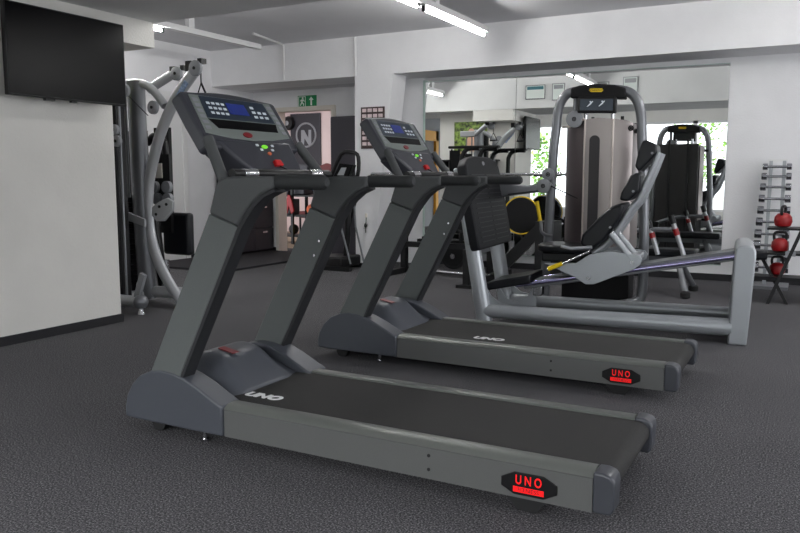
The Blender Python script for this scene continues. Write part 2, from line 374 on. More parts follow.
# ------------------------------------------------------------------ treadmill
def make_treadmill():
    root = thing('treadmill', 'nearest grey treadmill, whole deck in front, red-lettered badge at its rear corner', 'treadmill', (-2.615, 2.31, 0))
    W = 0.71
    cheek = [(0.0, 0.055), (0.0, 0.10), (0.012, 0.15), (0.045, 0.205), (0.095, 0.25), (0.16, 0.278), (0.225, 0.288), (0.29, 0.283), (0.35, 0.268), (0.42, 0.24), (0.5, 0.2), (0.553, 0.175), (0.553, 0.052), (0.12, 0.052)]
    for y0, y1 in ((-0.012, 0.105), (W - 0.105, W + 0.03)):
        MB().prism(cheek, 'y', y0, y1).build('motor_cover_cheek', 'cowl', root, bevel=0.008, seg=3)
    def hood(u, v):
        x = 0.03 + u * 0.475; y = 0.10 + v * (W - 0.20)
        if x < 0.26: c = 0.08 + 0.245 * math.sin(min((x - 0.03) / 0.23, 1) * math.pi / 2) ** 0.8
        elif x < 0.35: c = 0.325 - 0.014 * ((x - 0.26) / 0.09) ** 2
        else: c = 0.311 - 0.143 * ((x - 0.35) / 0.155) ** 1.1
        if x < 0.2: e = 0.07 + 0.19 * math.sin(min((x - 0.03) / 0.17, 1) * math.pi / 2) ** 0.8
        else: e = 0.26 - 0.10 * ((x - 0.2) / 0.305) ** 1.2
        k = abs(2 * v - 1); k = min(1, max(0, (k - 0.45) / 0.45)); k = k * k * (3 - 2 * k)
        return (x, y, c * (1 - k) + min(e, c) * k)
    hd = MB().grid(hood, 26, 20).build('motor_hood', 'cowl', root, solid=0.01, sharp=80)
    o = MB().box(-0.045, 0.045, -0.022, 0.022, 0, 0.004)
    o.xf(Matrix.Translation((0.318, 0.305, 0.3205)) @ Matrix.Rotation(R(10), 4, 'Y'))
    o.build('hood_badge', 'red_dark', root, bevel=0.01)
    for s in (0, 1):
        def Y(y): return y if s == 0 else W - y
        side = [(0, 0.05), (0, 0.162), (0.012, 0.164), (0.085, 0.1635), (0.085, 0.15), (0.02, 0.05)]
        MB().prism([(Y(a), b) for a, b in side], 'x', 0.553, 2.052).build('side_panel', 'panel_grey', root)
        lip = [(0.0, 0.164), (0.006, 0.171), (0.03, 0.181), (0.075, 0.183), (0.085, 0.180), (0.085, 0.164)]
        MB().prism([(Y(a), b) for a, b in lip], 'x', 0.553, 2.052).build('side_rail', 'rail_lip', root)
        capp = [(2.052, 0.05), (2.052, 0.183), (2.085, 0.183), (2.108, 0.176), (2.118, 0.163), (2.121, 0.145), (2.118, 0.065), (2.11, 0.05)]
        MB().prism(capp, 'y', min(Y(-0.002), Y(0.088)), max(Y(-0.002), Y(0.088))).build('end_cap', 'cap_dark', root, bevel=0.008, seg=3)
        foot = [(1.755, 0.052), (1.905, 0.052), (1.865, 0.0), (1.80, 0.0)]
        MB().prism(foot, 'y', min(Y(0.015), Y(0.075)), max(Y(0.015), Y(0.075))).build('rear_foot', 'rubber', root)
        wl = MB().cyl((0.15, Y(0.05), 0.04), 0.04, 0.03, 'y')
        wl.build('transport_wheel', 'rubber', root)
        MB().cyl((0.42, Y(0.03), 0.03), 0.010, 0.06).cyl((0.42, Y(0.03), 0.006), 0.018, 0.012).build('levelling_foot', 'steel', root)
        a, b = (-0.008, 0.062) if s == 0 else (W - 0.032, W + 0.038)
        post = [(0.152, 0.262), (0.325, 0.262), (0.655, 0.907), (0.512, 0.957)]
        p = MB().prism(post, 'y', a, b).build('upright_post', 'post_grey', root, bevel=0.006)
        for bx, bz in () if s == 0 else ((0.567, 0.80), (0.537, 0.73)):
            yy = a - 0.002 if s == 0 else a - 0.002
            MB().cyl((bx, yy, bz), 0.006, 0.006, 'y', 12).build('bolt', 'steel', p)
        trim = [(0.325, 0.264), (0.340, 0.264), (0.672, 0.902), (0.708, 0.95), (0.742, 0.99), (0.785, 1.023), (0.835, 1.044), (0.83, 1.055), (0.775, 1.034), (0.73, 0.999), (0.690, 0.956), (0.655, 0.907)]
        MB().prism(trim, 'y', a + 0.001, b - 0.001).build('post_edge_trim', 'knee_edge', root)
        knee = [(0.512, 0.957), (0.655, 0.907), (0.688, 0.955), (0.73, 0.998), (0.775, 1.033), (0.83, 1.055), (0.83, 1.103), (0.64, 1.103), (0.580, 1.096), (0.554, 1.075), (0.543, 1.045)]
        MB().prism(knee, 'y', a - 0.004, b + 0.004).build('handrail_knee', 'knee_grey', root, bevel=0.012, seg=3)
        MB().tube([(0.82, (a + b) / 2, 1.08), (1.018, (a + b) / 2, 1.08), (1.038, (a + b) / 2, 1.08), (1.05, (a + b) / 2, 1.08)], [0.0275, 0.0275, 0.0265, 0.016], 16).build('handrail_grip', 'grip', root)
        ym = (a + b) / 2
        sg = 1 if s == 0 else -1
        MB().tube([(0.578, ym, 1.07), (0.560, ym, 1.095), (0.53, ym + sg * 0.008, 1.14), (0.47, ym + sg * 0.032, 1.225), (0.45, ym + sg * 0.04, 1.255)], 0.023, 14, smooth=4).build('console_stalk', 'knee_grey', root)
        # black rubbing strip below the lip, screws in the panel
        sc = MB()
        for z in (0.085, 0.135): sc.cyl((1.48, -0.001 if s == 0 else W + 0.001, z), 0.006, 0.003, 'y', 10)
        sc.build('panel_screws', 'rubber', root)
    # belt over the deck with a rounded rear
    bp = [(0.47, 0.15), (0.47, 0.172), (2.06, 0.172)]
    for k in range(1, 8):
        a = math.pi / 2 - k * math.pi / 8; bp.append((2.065 + 0.045 * math.cos(a), 0.127 + 0.045 * math.sin(a)))
    bp += [(2.06, 0.082), (2.0, 0.082), (2.0, 0.15)]
    MB().prism(bp, 'y', 0.088, W - 0.088).build('running_belt', 'belt', root, sharp=30)
    tf = basis((0, 0, 0), (1, 0, 0), (0, 1, 0)); tf.translation = (0.594, 0.203, 0.1725)
    text('belt_lettering', 'UNO', 'letter_white', root, 0.072, tf, shear=0.12, bold=0.004, sx=1.1)
    # rear corner badge
    bx = 1.845
    hexa = [(bx - 0.095, 0.085), (bx - 0.095, 0.115), (bx - 0.05, 0.138), (bx + 0.05, 0.138), (bx + 0.095, 0.115), (bx + 0.095, 0.085), (bx + 0.05, 0.062), (bx - 0.05, 0.062)]
    bd = MB().prism(hexa, 'y', -0.006, 0.002).build('badge', 'plastic_black', root, bevel=0.002)
    tb = basis((bx, -0.0065, 0.113), (1, 0, 0), (0, 0, 1))
    text('badge_lettering', 'U N O', 'red_letter', bd, 0.044, tb, bold=0.0006, sx=0.72)
    MB().box(bx - 0.052, bx + 0.052, -0.0075, -0.005, 0.072, 0.0905).build('badge_bar', 'red_letter', bd)
    tb2 = basis((bx, -0.0078, 0.081), (1, 0, 0), (0, 0, 1))
    text('badge_small_lettering', 'FITNESS', 'red_dark', bd, 0.019, tb2, extrude=0.0003, sx=1.1)
    # sensor bar between the posts
    MB().tube([(0.60, 0.03, 1.112), (0.60, W, 1.112)], 0.02, 12).build('sensor_bar', 'plastic_black', root)
    for ya in (0.09, W - 0.16):
        MB().tube([(0.60, ya, 1.112), (0.60, ya + 0.085, 1.112)], 0.0225, 12).build('pulse_sensor', 'steel', root)
    # console: local frame S (across), T (down the slope), N (towards the runner)
    top = Vector((0.320, 0, 1.448)); T = Vector((0.155, 0, -0.233)).normalized(); N = Vector((0.233, 0, 0.155)).normalized()
    y0c, y1c = 0.045, 0.665
    CM = Matrix(((0, T.x, N.x, top.x), (1, 0, 0, y0c), (0, T.z, N.z, top.z), (0, 0, 0, 1)))   # (s,t,n)
    Wc = y1c - y0c; H = 0.275
    def slab(outl, n0, n1): 
        return MB().prism(outl, 'z', n0, n1).xf(CM)
    arch = [(0.0, 0.006), (0.02, -0.002)] + [(0.05 + (Wc - 0.10) * k / 8, -0.022 * math.sin(math.pi * k / 8)) for k in range(1, 8)] + [(Wc - 0.02, -0.002), (Wc, 0.006)]
    shell = arch + [(Wc + 0.002, H * 0.5), (Wc - 0.004, H - 0.008), (Wc - 0.02, H), (0.02, H), (0.004, H - 0.008), (-0.002, H * 0.5)]
    con = slab(shell, -0.062, 0.0).build('console', 'console_dark', root, bevel=0.012, seg=3)
    bez = [(0.045, 0.012), (Wc - 0.045, 0.012), (Wc - 0.03, 0.205), (Wc * 0.72, 0.225), (Wc * 0.5, 0.232), (Wc * 0.28, 0.225), (0.03, 0.205)]
    slab(bez, -0.004, 0.003).build('console_bezel', 'bezel_silver', con, bevel=0.002)
    slab([(0.10, 0.016), (Wc - 0.10, 0.016), (Wc - 0.085, 0.128), (0.085, 0.128)], 0.002, 0.0045).build('console_display', 'display_blue', con)
    slab([(0.25, 0.04), (0.37, 0.04), (0.375, 0.098), (0.245, 0.098)], 0.004, 0.006).build('console_screen', 'lcd_blue', con)
    def key(nm, m, par, s_, t_, w_, h_, n0, n1):
        slab([(s_, t_), (s_ + w_, t_), (s_ + w_, t_ + h_), (s_, t_ + h_)], n0, n1).build(nm, m, par)
    for r_ in range(3):
        for c_ in range(4): key('console_button', 'button_white', con, 0.125 + c_ * 0.030, 0.045 + r_ * 0.025, 0.018, 0.011, 0.004, 0.007)
    for r_ in range(3):
        for c_ in range(3):
            if (r_, c_) in ((0, 1), (0, 2)): continue
            key('console_button', 'button_white', con, 0.405 + c_ * 0.038, 0.045 + r_ * 0.025, 0.022, 0.012, 0.004, 0.007)
    slab([(0.085, 0.133), (Wc - 0.085, 0.133), (Wc - 0.10, 0.178), (0.12, 0.178)], 0.002, 0.0045).build('console_strip', 'screen_black', con)
    for k in range(6):
        for s_ in (0.052 - 0.002 * k, Wc - 0.085 + 0.003 * k): key('console_key', 'pulley_grey', con, s_, 0.03 + k * 0.028, 0.032, 0.016, 0.003, 0.005)
    slab([(0.285 + 0.03 * math.cos(a), 0.205 + 0.014 * math.sin(a)) for a in [k * math.pi / 6 for k in range(12)]], 0.003, 0.007).build('console_badge', 'red_dark', con)
    low = MB()
    secs = [(-0.004, 0.06, Wc - 0.06, 0.232), (0.0, 0.12, Wc - 0.075, 0.32), (0.004, 0.22, Wc - 0.10, 0.44)]
    def ring(n, a, b, t): return [(a, t, n), (b, t, n), (b + 0.01, t, n - 0.05), (b - 0.03, t, n - 0.12), (a + 0.03, t, n - 0.12), (a - 0.01, t, n - 0.05)]
    rr = [[low.bm.verts.new(p) for p in ring(n + 0.012, a, b, t)] for n, a, b, t in secs]
    for i in range(2):
        for j in range(6): low.bm.faces.new([rr[i][j], rr[i][(j + 1) % 6], rr[i + 1][(j + 1) % 6], rr[i + 1][j]])
    low.bm.faces.new(rr[0]); low.bm.faces.new(rr[2][::-1])
    low.xf(CM); lo = low.build('console_lower_body', 'console_dark', root, bevel=0.015, seg=3)
    slab([(0.345 + 0.02 * math.cos(a), 0.270 + 0.009 * math.sin(a)) for a in [k * math.pi / 6 for k in range(12)]], 0.011, 0.016).build('start_button', 'green_led', lo)
    slab([(0.355 + 0.012 * math.cos(a), 0.305 + 0.008 * math.sin(a)) for a in [k * math.pi / 6 for k in range(12)]], 0.011, 0.016).build('stop_button', 'orange_led', lo)
    for s_, t_ in ((0.30, 0.262), (0.315, 0.285), (0.39, 0.285), (0.405, 0.262)): key('speed_button', 'button_white', lo, s_ - 0.008, t_ - 0.005, 0.016, 0.010, 0.011, 0.0145)
    slab([(0.345, 0.345), (0.385, 0.345), (0.392, 0.375), (0.34, 0.375)], 0.011, 0.03).build('safety_key', 'red_plastic', lo, bevel=0.004)
    P = lambda s_, t_, n_: tuple(CM @ Vector((s_, t_, n_)))
    MB().tube([P(0.37, 0.375, 0.02), P(0.40, 0.41, 0.03), P(0.405, 0.46, 0.02)], 0.003, 8, smooth=4).build('safety_cord', 'plastic_black', lo)
    return root
tm = make_treadmill()
tm2 = copy_tree(tm)
tm2.location = (-2.658, 3.855, 0)
tm2['label'] = 'second grey treadmill, parked behind the nearest one and in front of the leg press'
tm['group'] = tm2['group'] = 'grey treadmills side by side'
for c in children(tm2):
    if c.name.startswith('belt_lettering'): c.location.x += 0.45

# ------------------------------------------------------------------ leg press
LPA = R(5.2)
lp = thing('leg_press', 'silver leg press with ribbed black footplate and tall weight tower, before the mirror', 'leg press', (-0.40, 5.44, 0), LPA)
bt_ = MB().tube([(-1.74, 0, 0.105), (-0.04, 0, 0.108)], [0.050, 0.060], 20).build('base_tube', 'press_silver', lp)
MB().tube([(-1.70, 0.62, 0.10), (-0.04, 0.62, 0.10)], 0.048, 18).build('base_tube', 'press_silver', lp)
rp = [(-0.062, 0.0), (0.055, 0.0), (0.085, 0.58), (0.084, 0.62), (0.07, 0.648), (0.035, 0.66), (-0.015, 0.658), (-0.035, 0.64), (-0.042, 0.60)]
MB().prism(rp, 'y', -0.05, 0.68).build('rear_post', 'press_silver', lp, bevel=0.022, seg=4)
for yy in (0.0, 0.62):
    MB().tube([(-1.74, yy, 0.0), (-1.75, yy, 0.08), (-1.845, yy, 0.62), (-1.945, yy, 1.15)], [0.06, 0.06, 0.058, 0.045], 18, flat=0.85, ref=(0, 1, 0)).build('front_post', 'press_silver', lp)
    g = [(-1.77, 0.06), (-1.50, 0.10), (-1.55, 0.15), (-1.63, 0.165), (-1.70, 0.215), (-1.745, 0.29), (-1.775, 0.34)]
    MB().prism(g, 'y', yy + 0.02, yy + 0.035).build('gusset', 'press_silver', lp)
MB().prism([(-1.73, 0.08), (-1.73, 0.24), (-1.66, 0.15), (-1.58, 0.13), (-1.50, 0.18), (-1.455, 0.25), (-1.43, 0.20), (-1.43, 0.09)], 'y', 0.33, 0.35).build('gusset', 'press_silver', lp)
# footplate: leaning slab with ribs
fm = basis((-1.79, 0.30, 0.56), (0, 1, 0), (-0.135, 0, 0.69))
hw, hh = 0.455, 0.70
ol = [(-hw + 0.02, 0.0), (hw - 0.02, 0.0), (hw, 0.03), (hw + 0.005, 0.35), (hw - 0.005, 0.55), (hw - 0.03, 0.63), (hw - 0.10, 0.675), (hw - 0.24, hh), (-hw + 0.24, hh), (-hw + 0.10, 0.675), (-hw + 0.03, 0.63), (-hw + 0.005, 0.55), (-hw - 0.005, 0.35), (-hw, 0.03)]
fp = MB().prism(ol, 'z', -0.02, 0.055).xf(fm).build('footplate', 'plate_rubber', lp, bevel=0.014, seg=3)
rb = MB()
for k in range(15):
    t = 0.05 + k * 0.036
    rb.box(-0.36, -0.015, t, t + 0.006, 0.054, 0.0585).box(0.015, 0.36, t, t + 0.006, 0.054, 0.0585)
rb.xf(fm).build('tread_ribs', 'plastic_black', fp)
MB().prism([(0.03 * math.cos(k * math.pi / 8), 0.645 + 0.016 * math.sin(k * math.pi / 8)) for k in range(16)], 'z', 0.054, 0.058).xf(fm).build('plate_emblem', 'pulley_grey', fp)
MB().box(-hw + 0.03, hw - 0.03, 0.05, 0.62, -0.05, -0.02).xf(fm).build('footplate_backing', 'press_silver', lp, bevel=0.01)
# rails and bumper
for yy, nm in ((0.17, 'rod_violet'), (0.50, 'rod_violet')):
    MB().tube([(-1.55, yy, 0.285), (-0.04, yy, 0.565)], 0.016, 14).build('guide_rail', nm, lp)
MB().hull8([(-1.5, 0.22, 0.25), (-1.5, 0.46, 0.25), (-1.5, 0.46, 0.31), (-1.5, 0.22, 0.31)], [(-0.04, 0.22, 0.53), (-0.04, 0.46, 0.53), (-0.04, 0.46, 0.60), (-0.04, 0.22, 0.60)]).build('rail_beam', 'press_silver_dark', lp, bevel=0.006)
MB().hull8([(-1.77, 0.12, 0.235), (-1.77, 0.55, 0.235), (-1.77, 0.55, 0.30), (-1.77, 0.12, 0.30)], [(-1.43, 0.12, 0.31), (-1.43, 0.55, 0.31), (-1.43, 0.55, 0.375), (-1.43, 0.12, 0.375)]).build('bumper', 'pad_black', lp, bevel=0.012)
# carriage plates
pl = [(-1.33, 0.468), (-1.10, 0.475), (-1.0, 0.545), (-0.86, 0.575), (-0.655, 0.55), (-0.635, 0.525), (-0.645, 0.489), (-0.69, 0.451), (-0.924, 0.346), (-0.966, 0.329), (-1.023, 0.326), (-1.103, 0.373)]
for yy in (0.13, 0.53):
    o = MB().prism(pl, 'y', yy, yy + 0.014).build('carriage_plate', 'press_silver', lp, bevel=0.003)
    b = MB()
    for x, z in ((-1.0, 0.372), (-0.70, 0.50), (-1.22, 0.45)): b.cyl((x, yy - 0.004, z), 0.014, 0.012, 'y', 12)
    b.build('carriage_bolts', 'steel', o)
MB().box(-1.0, -0.66, 0.14, 0.53, 0.5, 0.545).build('carriage_block', 'press_silver', lp, bevel=0.01)
# seat
so = []
for k in range(20):
    a = k * math.pi / 10
    so.append((-1.20 + 0.215 * (abs(math.cos(a)) ** 0.7) * (1 if math.cos(a) > 0 else -1), 0.34 + 0.21 * (abs(math.sin(a)) ** 0.7) * (1 if math.sin(a) > 0 else -1)))
MB().prism(so, 'z', 0.545, 0.60).build('seat', 'pad_black', lp, bevel=0.022, seg=4)
MB().box(-1.36, -1.06, 0.18, 0.50, 0.475, 0.545).build('seat_base', 'plastic_black', lp, bevel=0.012)
# backrest pads on the curved spine
pads = [[(-1.072, 0.615), (-1.056, 0.686), (-0.945, 0.812), (-0.856, 0.893), (-0.781, 0.92), (-0.773, 0.887), (-0.793, 0.808), (-0.898, 0.647), (-0.992, 0.571)],
        [(-0.808, 0.936), (-0.799, 0.986), (-0.738, 1.109), (-0.697, 1.132), (-0.667, 1.118), (-0.676, 0.998), (-0.749, 0.928)],
        [(-0.713, 1.173), (-0.696, 1.269), (-0.673, 1.344), (-0.649, 1.359), (-0.574, 1.325), (-0.567, 1.267), (-0.603, 1.226), (-0.684, 1.135)]]
for pd, (a, b), nm, bz in zip(pads, ((0.12, 0.56), (0.15, 0.53), (0.18, 0.50)), ('back_pad', 'back_pad', 'headrest'), ((-0.86, 0.745), (-0.715, 1.0), (-0.60, 1.265))):
    o = MB().prism(pd, 'y', a, b).build(nm, 'pad_black', lp, bevel=0.022, seg=4)
    MB().cyl((bz[0], a - 0.002, bz[1]), 0.009, 0.01, 'y', 12).build('pad_bolt', 'pulley_grey', o)
for yy in (0.21, 0.47):
    MB().tube([(-0.99, yy, 0.545), (-0.90, yy, 0.615), (-0.80, yy, 0.755), (-0.74, yy, 0.86), (-0.675, yy, 0.945), (-0.635, yy, 1.05), (-0.595, yy, 1.15), (-0.555, yy, 1.27)], 0.024, 12, smooth=4).build('back_frame', 'press_silver', lp)
    MB().tube([(-0.86, yy - 0.05, 0.70), (-0.695, yy - 0.05, 0.50)], 0.032, 12, flat=0.8).build('back_strut', 'press_silver', lp)
# handles
lv = MB().tube([(-1.30, 0.09, 0.424), (-1.16, 0.09, 0.485), (-0.99, 0.09, 0.575)], 0.008, 10).build('lever', 'steel', lp)
MB().tube([(-1.29, 0.09, 0.43), (-1.19, 0.09, 0.474)], 0.016, 12).build('yellow_grip', 'yellow', lv)
MB().tube([(-1.20, 0.10, 0.60), (-1.13, 0.10, 0.585), (-0.98, 0.10, 0.60)], 0.012, 10).build('side_handle', 'press_silver', lp)
hb = MB().tube([(-1.49, 0.55, 0.91), (-1.455, 0.55, 0.74), (-1.44, 0.55, 0.66), (-1.39, 0.65, 0.63)], 0.013, 10, smooth=4).build('tower_handle', 'pulley_grey', lp)
MB().tube([(-1.49, 0.55, 0.91), (-1.459, 0.55, 0.755)], 0.015, 12).build('yellow_grip', 'yellow', hb)
MB().tube([(-1.38, 0.30, 0.29), (-1.05, 0.30, 0.355)], 0.005, 8).build('cable', 'steel', lp)
MB().box(-1.44, -1.37, 0.26, 0.34, 0.20, 0.31).build('cable_clamp', 'steel', lp, bevel=0.006)
# tower arch
arch_l = [(-1.461, 0.8, 0.05), (-1.461, 0.8, 0.401), (-1.447, 0.8, 0.6), (-1.433, 0.8, 0.994), (-1.42, 0.8, 1.317), (-1.404, 0.8, 1.477), (-1.387, 0.8, 1.644), (-1.338, 0.8, 1.743), (-1.26, 0.8, 1.775), (-1.07, 0.8, 1.785), (-0.874, 0.8, 1.763), (-0.79, 0.8, 1.70), (-0.75, 0.8, 1.583), (-0.735, 0.8, 1.392), (-0.703, 0.8, 0.921), (-0.69, 0.8, 0.435), (-0.69, 0.8, 0.22), (-0.72, 0.78, 0.13), (-0.86, 0.66, 0.10)]
MB().tube(arch_l, 0.038, 16, smooth=4, ref=(0, 1, 0)).build('tower_arch', 'press_silver_dark', lp)
cv = MB().prism([(-1.285, 1.72), (-1.285, 1.795), (-1.218, 1.815), (-1.086, 1.823), (-0.948, 1.808), (-0.862, 1.78), (-0.862, 1.70)], 'y', 0.74, 0.86).build('tower_cap', 'plastic_black_matte', lp, bevel=0.012, seg=3)
for yf, ex in ((0.735, 1), (0.865, -1)):
    hx = [(-1.14, 1.772), (-1.132, 1.786), (-1.038, 1.783), (-1.03, 1.768), (-1.045, 1.756), (-1.125, 1.759)]
    o = MB().prism(hx, 'y', yf - 0.002, yf + 0.006).build('yellow_logo', 'yellow', cv)
    text('logo_lettering', 'TECHNOGYM', 'plastic_black', o, 0.021, basis((-1.085, yf - 0.003 if ex > 0 else yf + 0.007, 1.771), (ex, 0, -0.03 * ex), (0, 0, 1)), extrude=0.0005)
ds = MB().prism([(-1.225, 1.60), (-1.225, 1.725), (-0.925, 1.715), (-0.925, 1.59)], 'y', 0.715, 0.775).build('display_unit', 'plastic_black', lp, bevel=0.014, seg=3)
MB().prism([(-1.20, 1.62), (-1.20, 1.705), (-0.95, 1.697), (-0.95, 1.61)], 'y', 0.711, 0.714).build('display_face', 'display_blue', ds)
ic = MB()
for x in (-1.12, -1.03):
    ic.prism([(x - 0.03, 1.645), (x - 0.022, 1.645), (x, 1.66), (x + 0.02, 1.685), (x + 0.012, 1.687), (x - 0.008, 1.668)], 'y', 0.709, 0.711)
    ic.cyl((x - 0.002, 0.71, 1.682), 0.006, 0.003, 'y', 10)
ic.build('display_pictograms', 'button_white', ds)
MB().tube([(-1.17, 0.80, 1.52), (-1.17, 0.80, 1.62)], 0.016, 10).tube([(-0.96, 0.80, 1.52), (-0.96, 0.80, 1.62)], 0.016, 10).build('display_stems', 'steel', lp)
# shroud: curved weight cover
def sh_top(x): return 1.515 + 0.042 * math.exp(-((x + 1.10) / 0.11) ** 2) + (0.02 if -1.1 < x < -0.9 else 0)
plan = [(-1.36, 1.16), (-1.35, 0.98), (-1.30, 0.86), (-1.235, 0.79), (-1.16, 0.755), (-1.06, 0.735), (-0.95, 0.732), (-0.85, 0.745), (-0.80, 0.77), (-0.785, 0.85), (-0.785, 1.16)]
topz = [1.50, 1.51, 1.515, 1.525, 1.552, 1.56, 1.55, 1.535, 1.515, 1.51, 1.50]
sh = MB(); lo_, hi_ = [], []
for (x, y), z in zip(plan, topz):
    lo_.append(sh.bm.verts.new((x, y, 0.52))); hi_.append(sh.bm.verts.new((x, y, z)))
for i in range(4, len(plan) - 1): sh.bm.faces.new([lo_[i], lo_[i + 1], hi_[i + 1], hi_[i]])
sh.bm.faces.new(hi_); sh.bm.faces.new(lo_[::-1])
shr = sh.build('weight_shroud', 'shroud', lp, sharp=50)
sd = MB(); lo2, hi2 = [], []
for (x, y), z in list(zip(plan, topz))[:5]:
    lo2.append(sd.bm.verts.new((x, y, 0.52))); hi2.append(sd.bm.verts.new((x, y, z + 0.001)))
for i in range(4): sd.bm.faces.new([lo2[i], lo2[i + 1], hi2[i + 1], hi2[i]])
sd.build('shroud_side_shaded', 'shroud_side_shaded', lp, sharp=50)  # left facets in the darker colour that imitates their dim reflection
MB().box(-1.33, -0.80, 0.80, 1.15, 0.05, 0.519).build('lower_cover', 'plastic_black_matte', lp, bevel=0.01)
MB().box(-1.345, -0.80, 1.161, 1.19, 0.1, 1.54).build('shroud_back_panel', 'shroud_back', lp, bevel=0.01)
MB().box(-1.19, -1.165, 1.19, 1.205, 0.1, 1.6).box(-0.95, -0.925, 1.19, 1.205, 0.1, 1.6).build('shroud_back_strips', 'plastic_black', lp)
for x, y, z in ((-1.165, 0.752, 1.552), (-0.945, 0.729, 1.55)):
    MB().tube([(x, y, 0.53), (x, y, z)], 0.008, 8).build('shroud_trim', 'shroud_trim', shr)
sl = [(-1.125, 0.56), (-1.045, 0.56)] + [(-1.085 + 0.04 * math.cos(a), 1.385 + 0.04 * math.sin(a)) for a in [k * math.pi / 10 for k in range(11)]]
MB().hull8([(x, 0.735 if x > -1.085 else 0.741, z) for x, z in sl], [(x, 0.729 if x > -1.085 else 0.735, z) for x, z in sl]).build('shroud_slot', 'slot', shr)
MB().tube([(-1.36, 0.84, 1.50), (-1.29, 0.80, 1.505), (-1.23, 0.77, 1.525), (-1.17, 0.745, 1.556)], 0.01, 8, smooth=3).build('shroud_trim', 'shroud_trim', shr)
MB().torus((-0.815, 0.752, 1.475), 0.017, 0.005, 'y', 20, 8).cyl((-0.815, 0.754, 1.475), 0.010, 0.01, 'y', 14).build('shroud_knob', 'plastic_black', shr)
MB().box(-0.785, -0.735, 0.80, 0.86, 1.44, 1.47).box(-0.785, -0.70, 0.80, 0.86, 0.5, 0.53).build('shroud_bracket', 'plastic_black', lp)
# pulley arm and pulleys
MB().prism([(-1.84, 0.93), (-1.84, 1.06), (-1.60, 1.03), (-1.42, 1.065), (-1.39, 1.03), (-1.42, 0.985), (-1.6, 0.965)], 'y', 0.66, 0.70).build('pulley_arm', 'press_silver_dark', lp, bevel=0.012)
for x, y, z, r_ in ((-1.455, 0.62, 1.029, 0.056), (-1.25, 0.76, 1.555, 0.066), (-1.44, 0.72, 1.12, 0.05)):
    o = MB().lathe([(r_ * 0.8, -0.02), (r_, -0.014), (r_, 0.014), (r_ * 0.8, 0.02)], (x, y, z), 'y', 28).build('pulley', 'pulley_grey', lp, sharp=50)
    MB().torus((x, y - 0.021, z), 0.014, 0.004, 'y', 16, 6).cyl((x, y - 0.02, z), 0.007, 0.008, 'y', 10).build('pulley_hub', 'plastic_black', o)
MB().tube([(-1.50, 0.62, 0.99), (-1.75, 0.64, 0.96)], 0.004, 6).tube([(-1.40, 0.62, 1.03), (-1.2, 0.70, 0.93)], 0.004, 6).build('cable', 'plastic_black', lp)
MB().tube([(-1.25, 0.78, 1.62), (-1.25, 0.79, 1.78)], 0.018, 10).build('pulley_stem', 'press_silver_dark', lp)

# ------------------------------------------------------------------ multi gym beside the partition
mg = thing('cable_machine', 'silver cable machine with curved arm and hanging straps, at the end of the partition', 'cable machine', (-0.03, 0, 0))
MB().tube([(-5.0, 4.72, 0.06), (-5.04, 4.72, 0.9), (-5.05, 4.72, 1.90)], 0.085, 20, flat=0.75, ref=(0, 1, 0)).build('column', 'press_silver_dark', mg)
MB().box(-5.46, -5.12, 4.86, 4.90, 0.05, 1.50).build('stack_back_cover', 'plastic_black_matte', mg)
arm = [(-4.60, 4.72, 0.04), (-4.735, 4.72, 0.19), (-4.856, 4.72, 0.37), (-4.935, 4.72, 0.58), (-4.962, 4.72, 0.80), (-4.95, 4.72, 0.97), (-4.915, 4.72, 1.13), (-4.79, 4.72, 1.45), (-4.60, 4.72, 1.735), (-4.40, 4.72, 1.93)]
ar = MB().tube(arm, 0.05, 16, smooth=4, flat=0.75, ref=(0, 1, 0)).build('curved_arm', 'gym_silver', mg)
e1_ = Vector((-4.47 + 4.60, 0, 1.88 - 1.745)).normalized()
MB().hull8([(-4.60, 4.675, 1.70), (-4.565, 4.675, 1.68), (-4.425, 4.675, 1.84), (-4.46, 4.675, 1.87)], [(-4.60, 4.685, 1.70), (-4.565, 4.685, 1.68), (-4.425, 4.685, 1.84), (-4.46, 4.685, 1.87)]).build('arm_decal', 'decal_blue', ar)
MB().tube([(-5.13, 4.72, 1.89), (-4.98, 4.72, 1.875), (-4.86, 4.72, 1.82), (-4.72, 4.72, 1.68)], 0.035, 12, smooth=5).build('top_arm', 'gym_silver', mg)
MB().tube([(-5.05, 4.85, 1.84), (-4.83, 4.95, 1.98)], 0.04, 12).build('rear_arm', 'gym_silver', mg)
def pulley(x, y, z, r_, nm='pulley'):
    o = MB().lathe([(r_ * 0.8, -0.018), (r_, -0.012), (r_, 0.012), (r_ * 0.8, 0.018)], (x, y, z), 'y', 24).build(nm, 'pulley_grey', mg, sharp=50)
    MB().cyl((x, y - 0.019, z), 0.013, 0.01, 'y', 12).build('axle', 'plastic_black', o)
    return o
pulley(-4.34, 4.68, 1.955, 0.062); pulley(-4.76, 4.90, 1.965, 0.058); pulley(-4.775, 4.64, 1.665, 0.055); pulley(-4.80, 4.37, 1.775, 0.052); pulley(-4.925, 4.37, 1.475, 0.042); pulley(-4.905, 4.37, 1.385, 0.046)
for bx in ((-4.46, -4.40, 4.69, 4.75, 1.94, 2.02), (-4.32, -4.28, 4.68, 4.74, 1.99, 2.03), (-4.85, -4.79, 4.91, 4.96, 1.98, 2.03), (-4.72, -4.68, 4.9, 4.96, 1.99, 2.03)):
    MB().box(*bx).build('pulley_bracket', 'plastic_black', mg)
for x, y, z in ((-4.305, 4.70, 1.93), (-4.715, 4.92, 1.94)):
    st = MB()
    st.tube([(x, y, z), (x, y, z - 0.09)], 0.006, 8).tube([(x, y, z - 0.09), (x - 0.06, y, z - 0.22)], 0.005, 8).tube([(x, y, z - 0.09), (x + 0.07, y, z - 0.22)], 0.008, 8)
    st.tube([(x - 0.06, y, z - 0.22), (x + 0.07, y, z - 0.22)], 0.013, 8)
    st.build('strap_handle', 'plastic_black', mg)
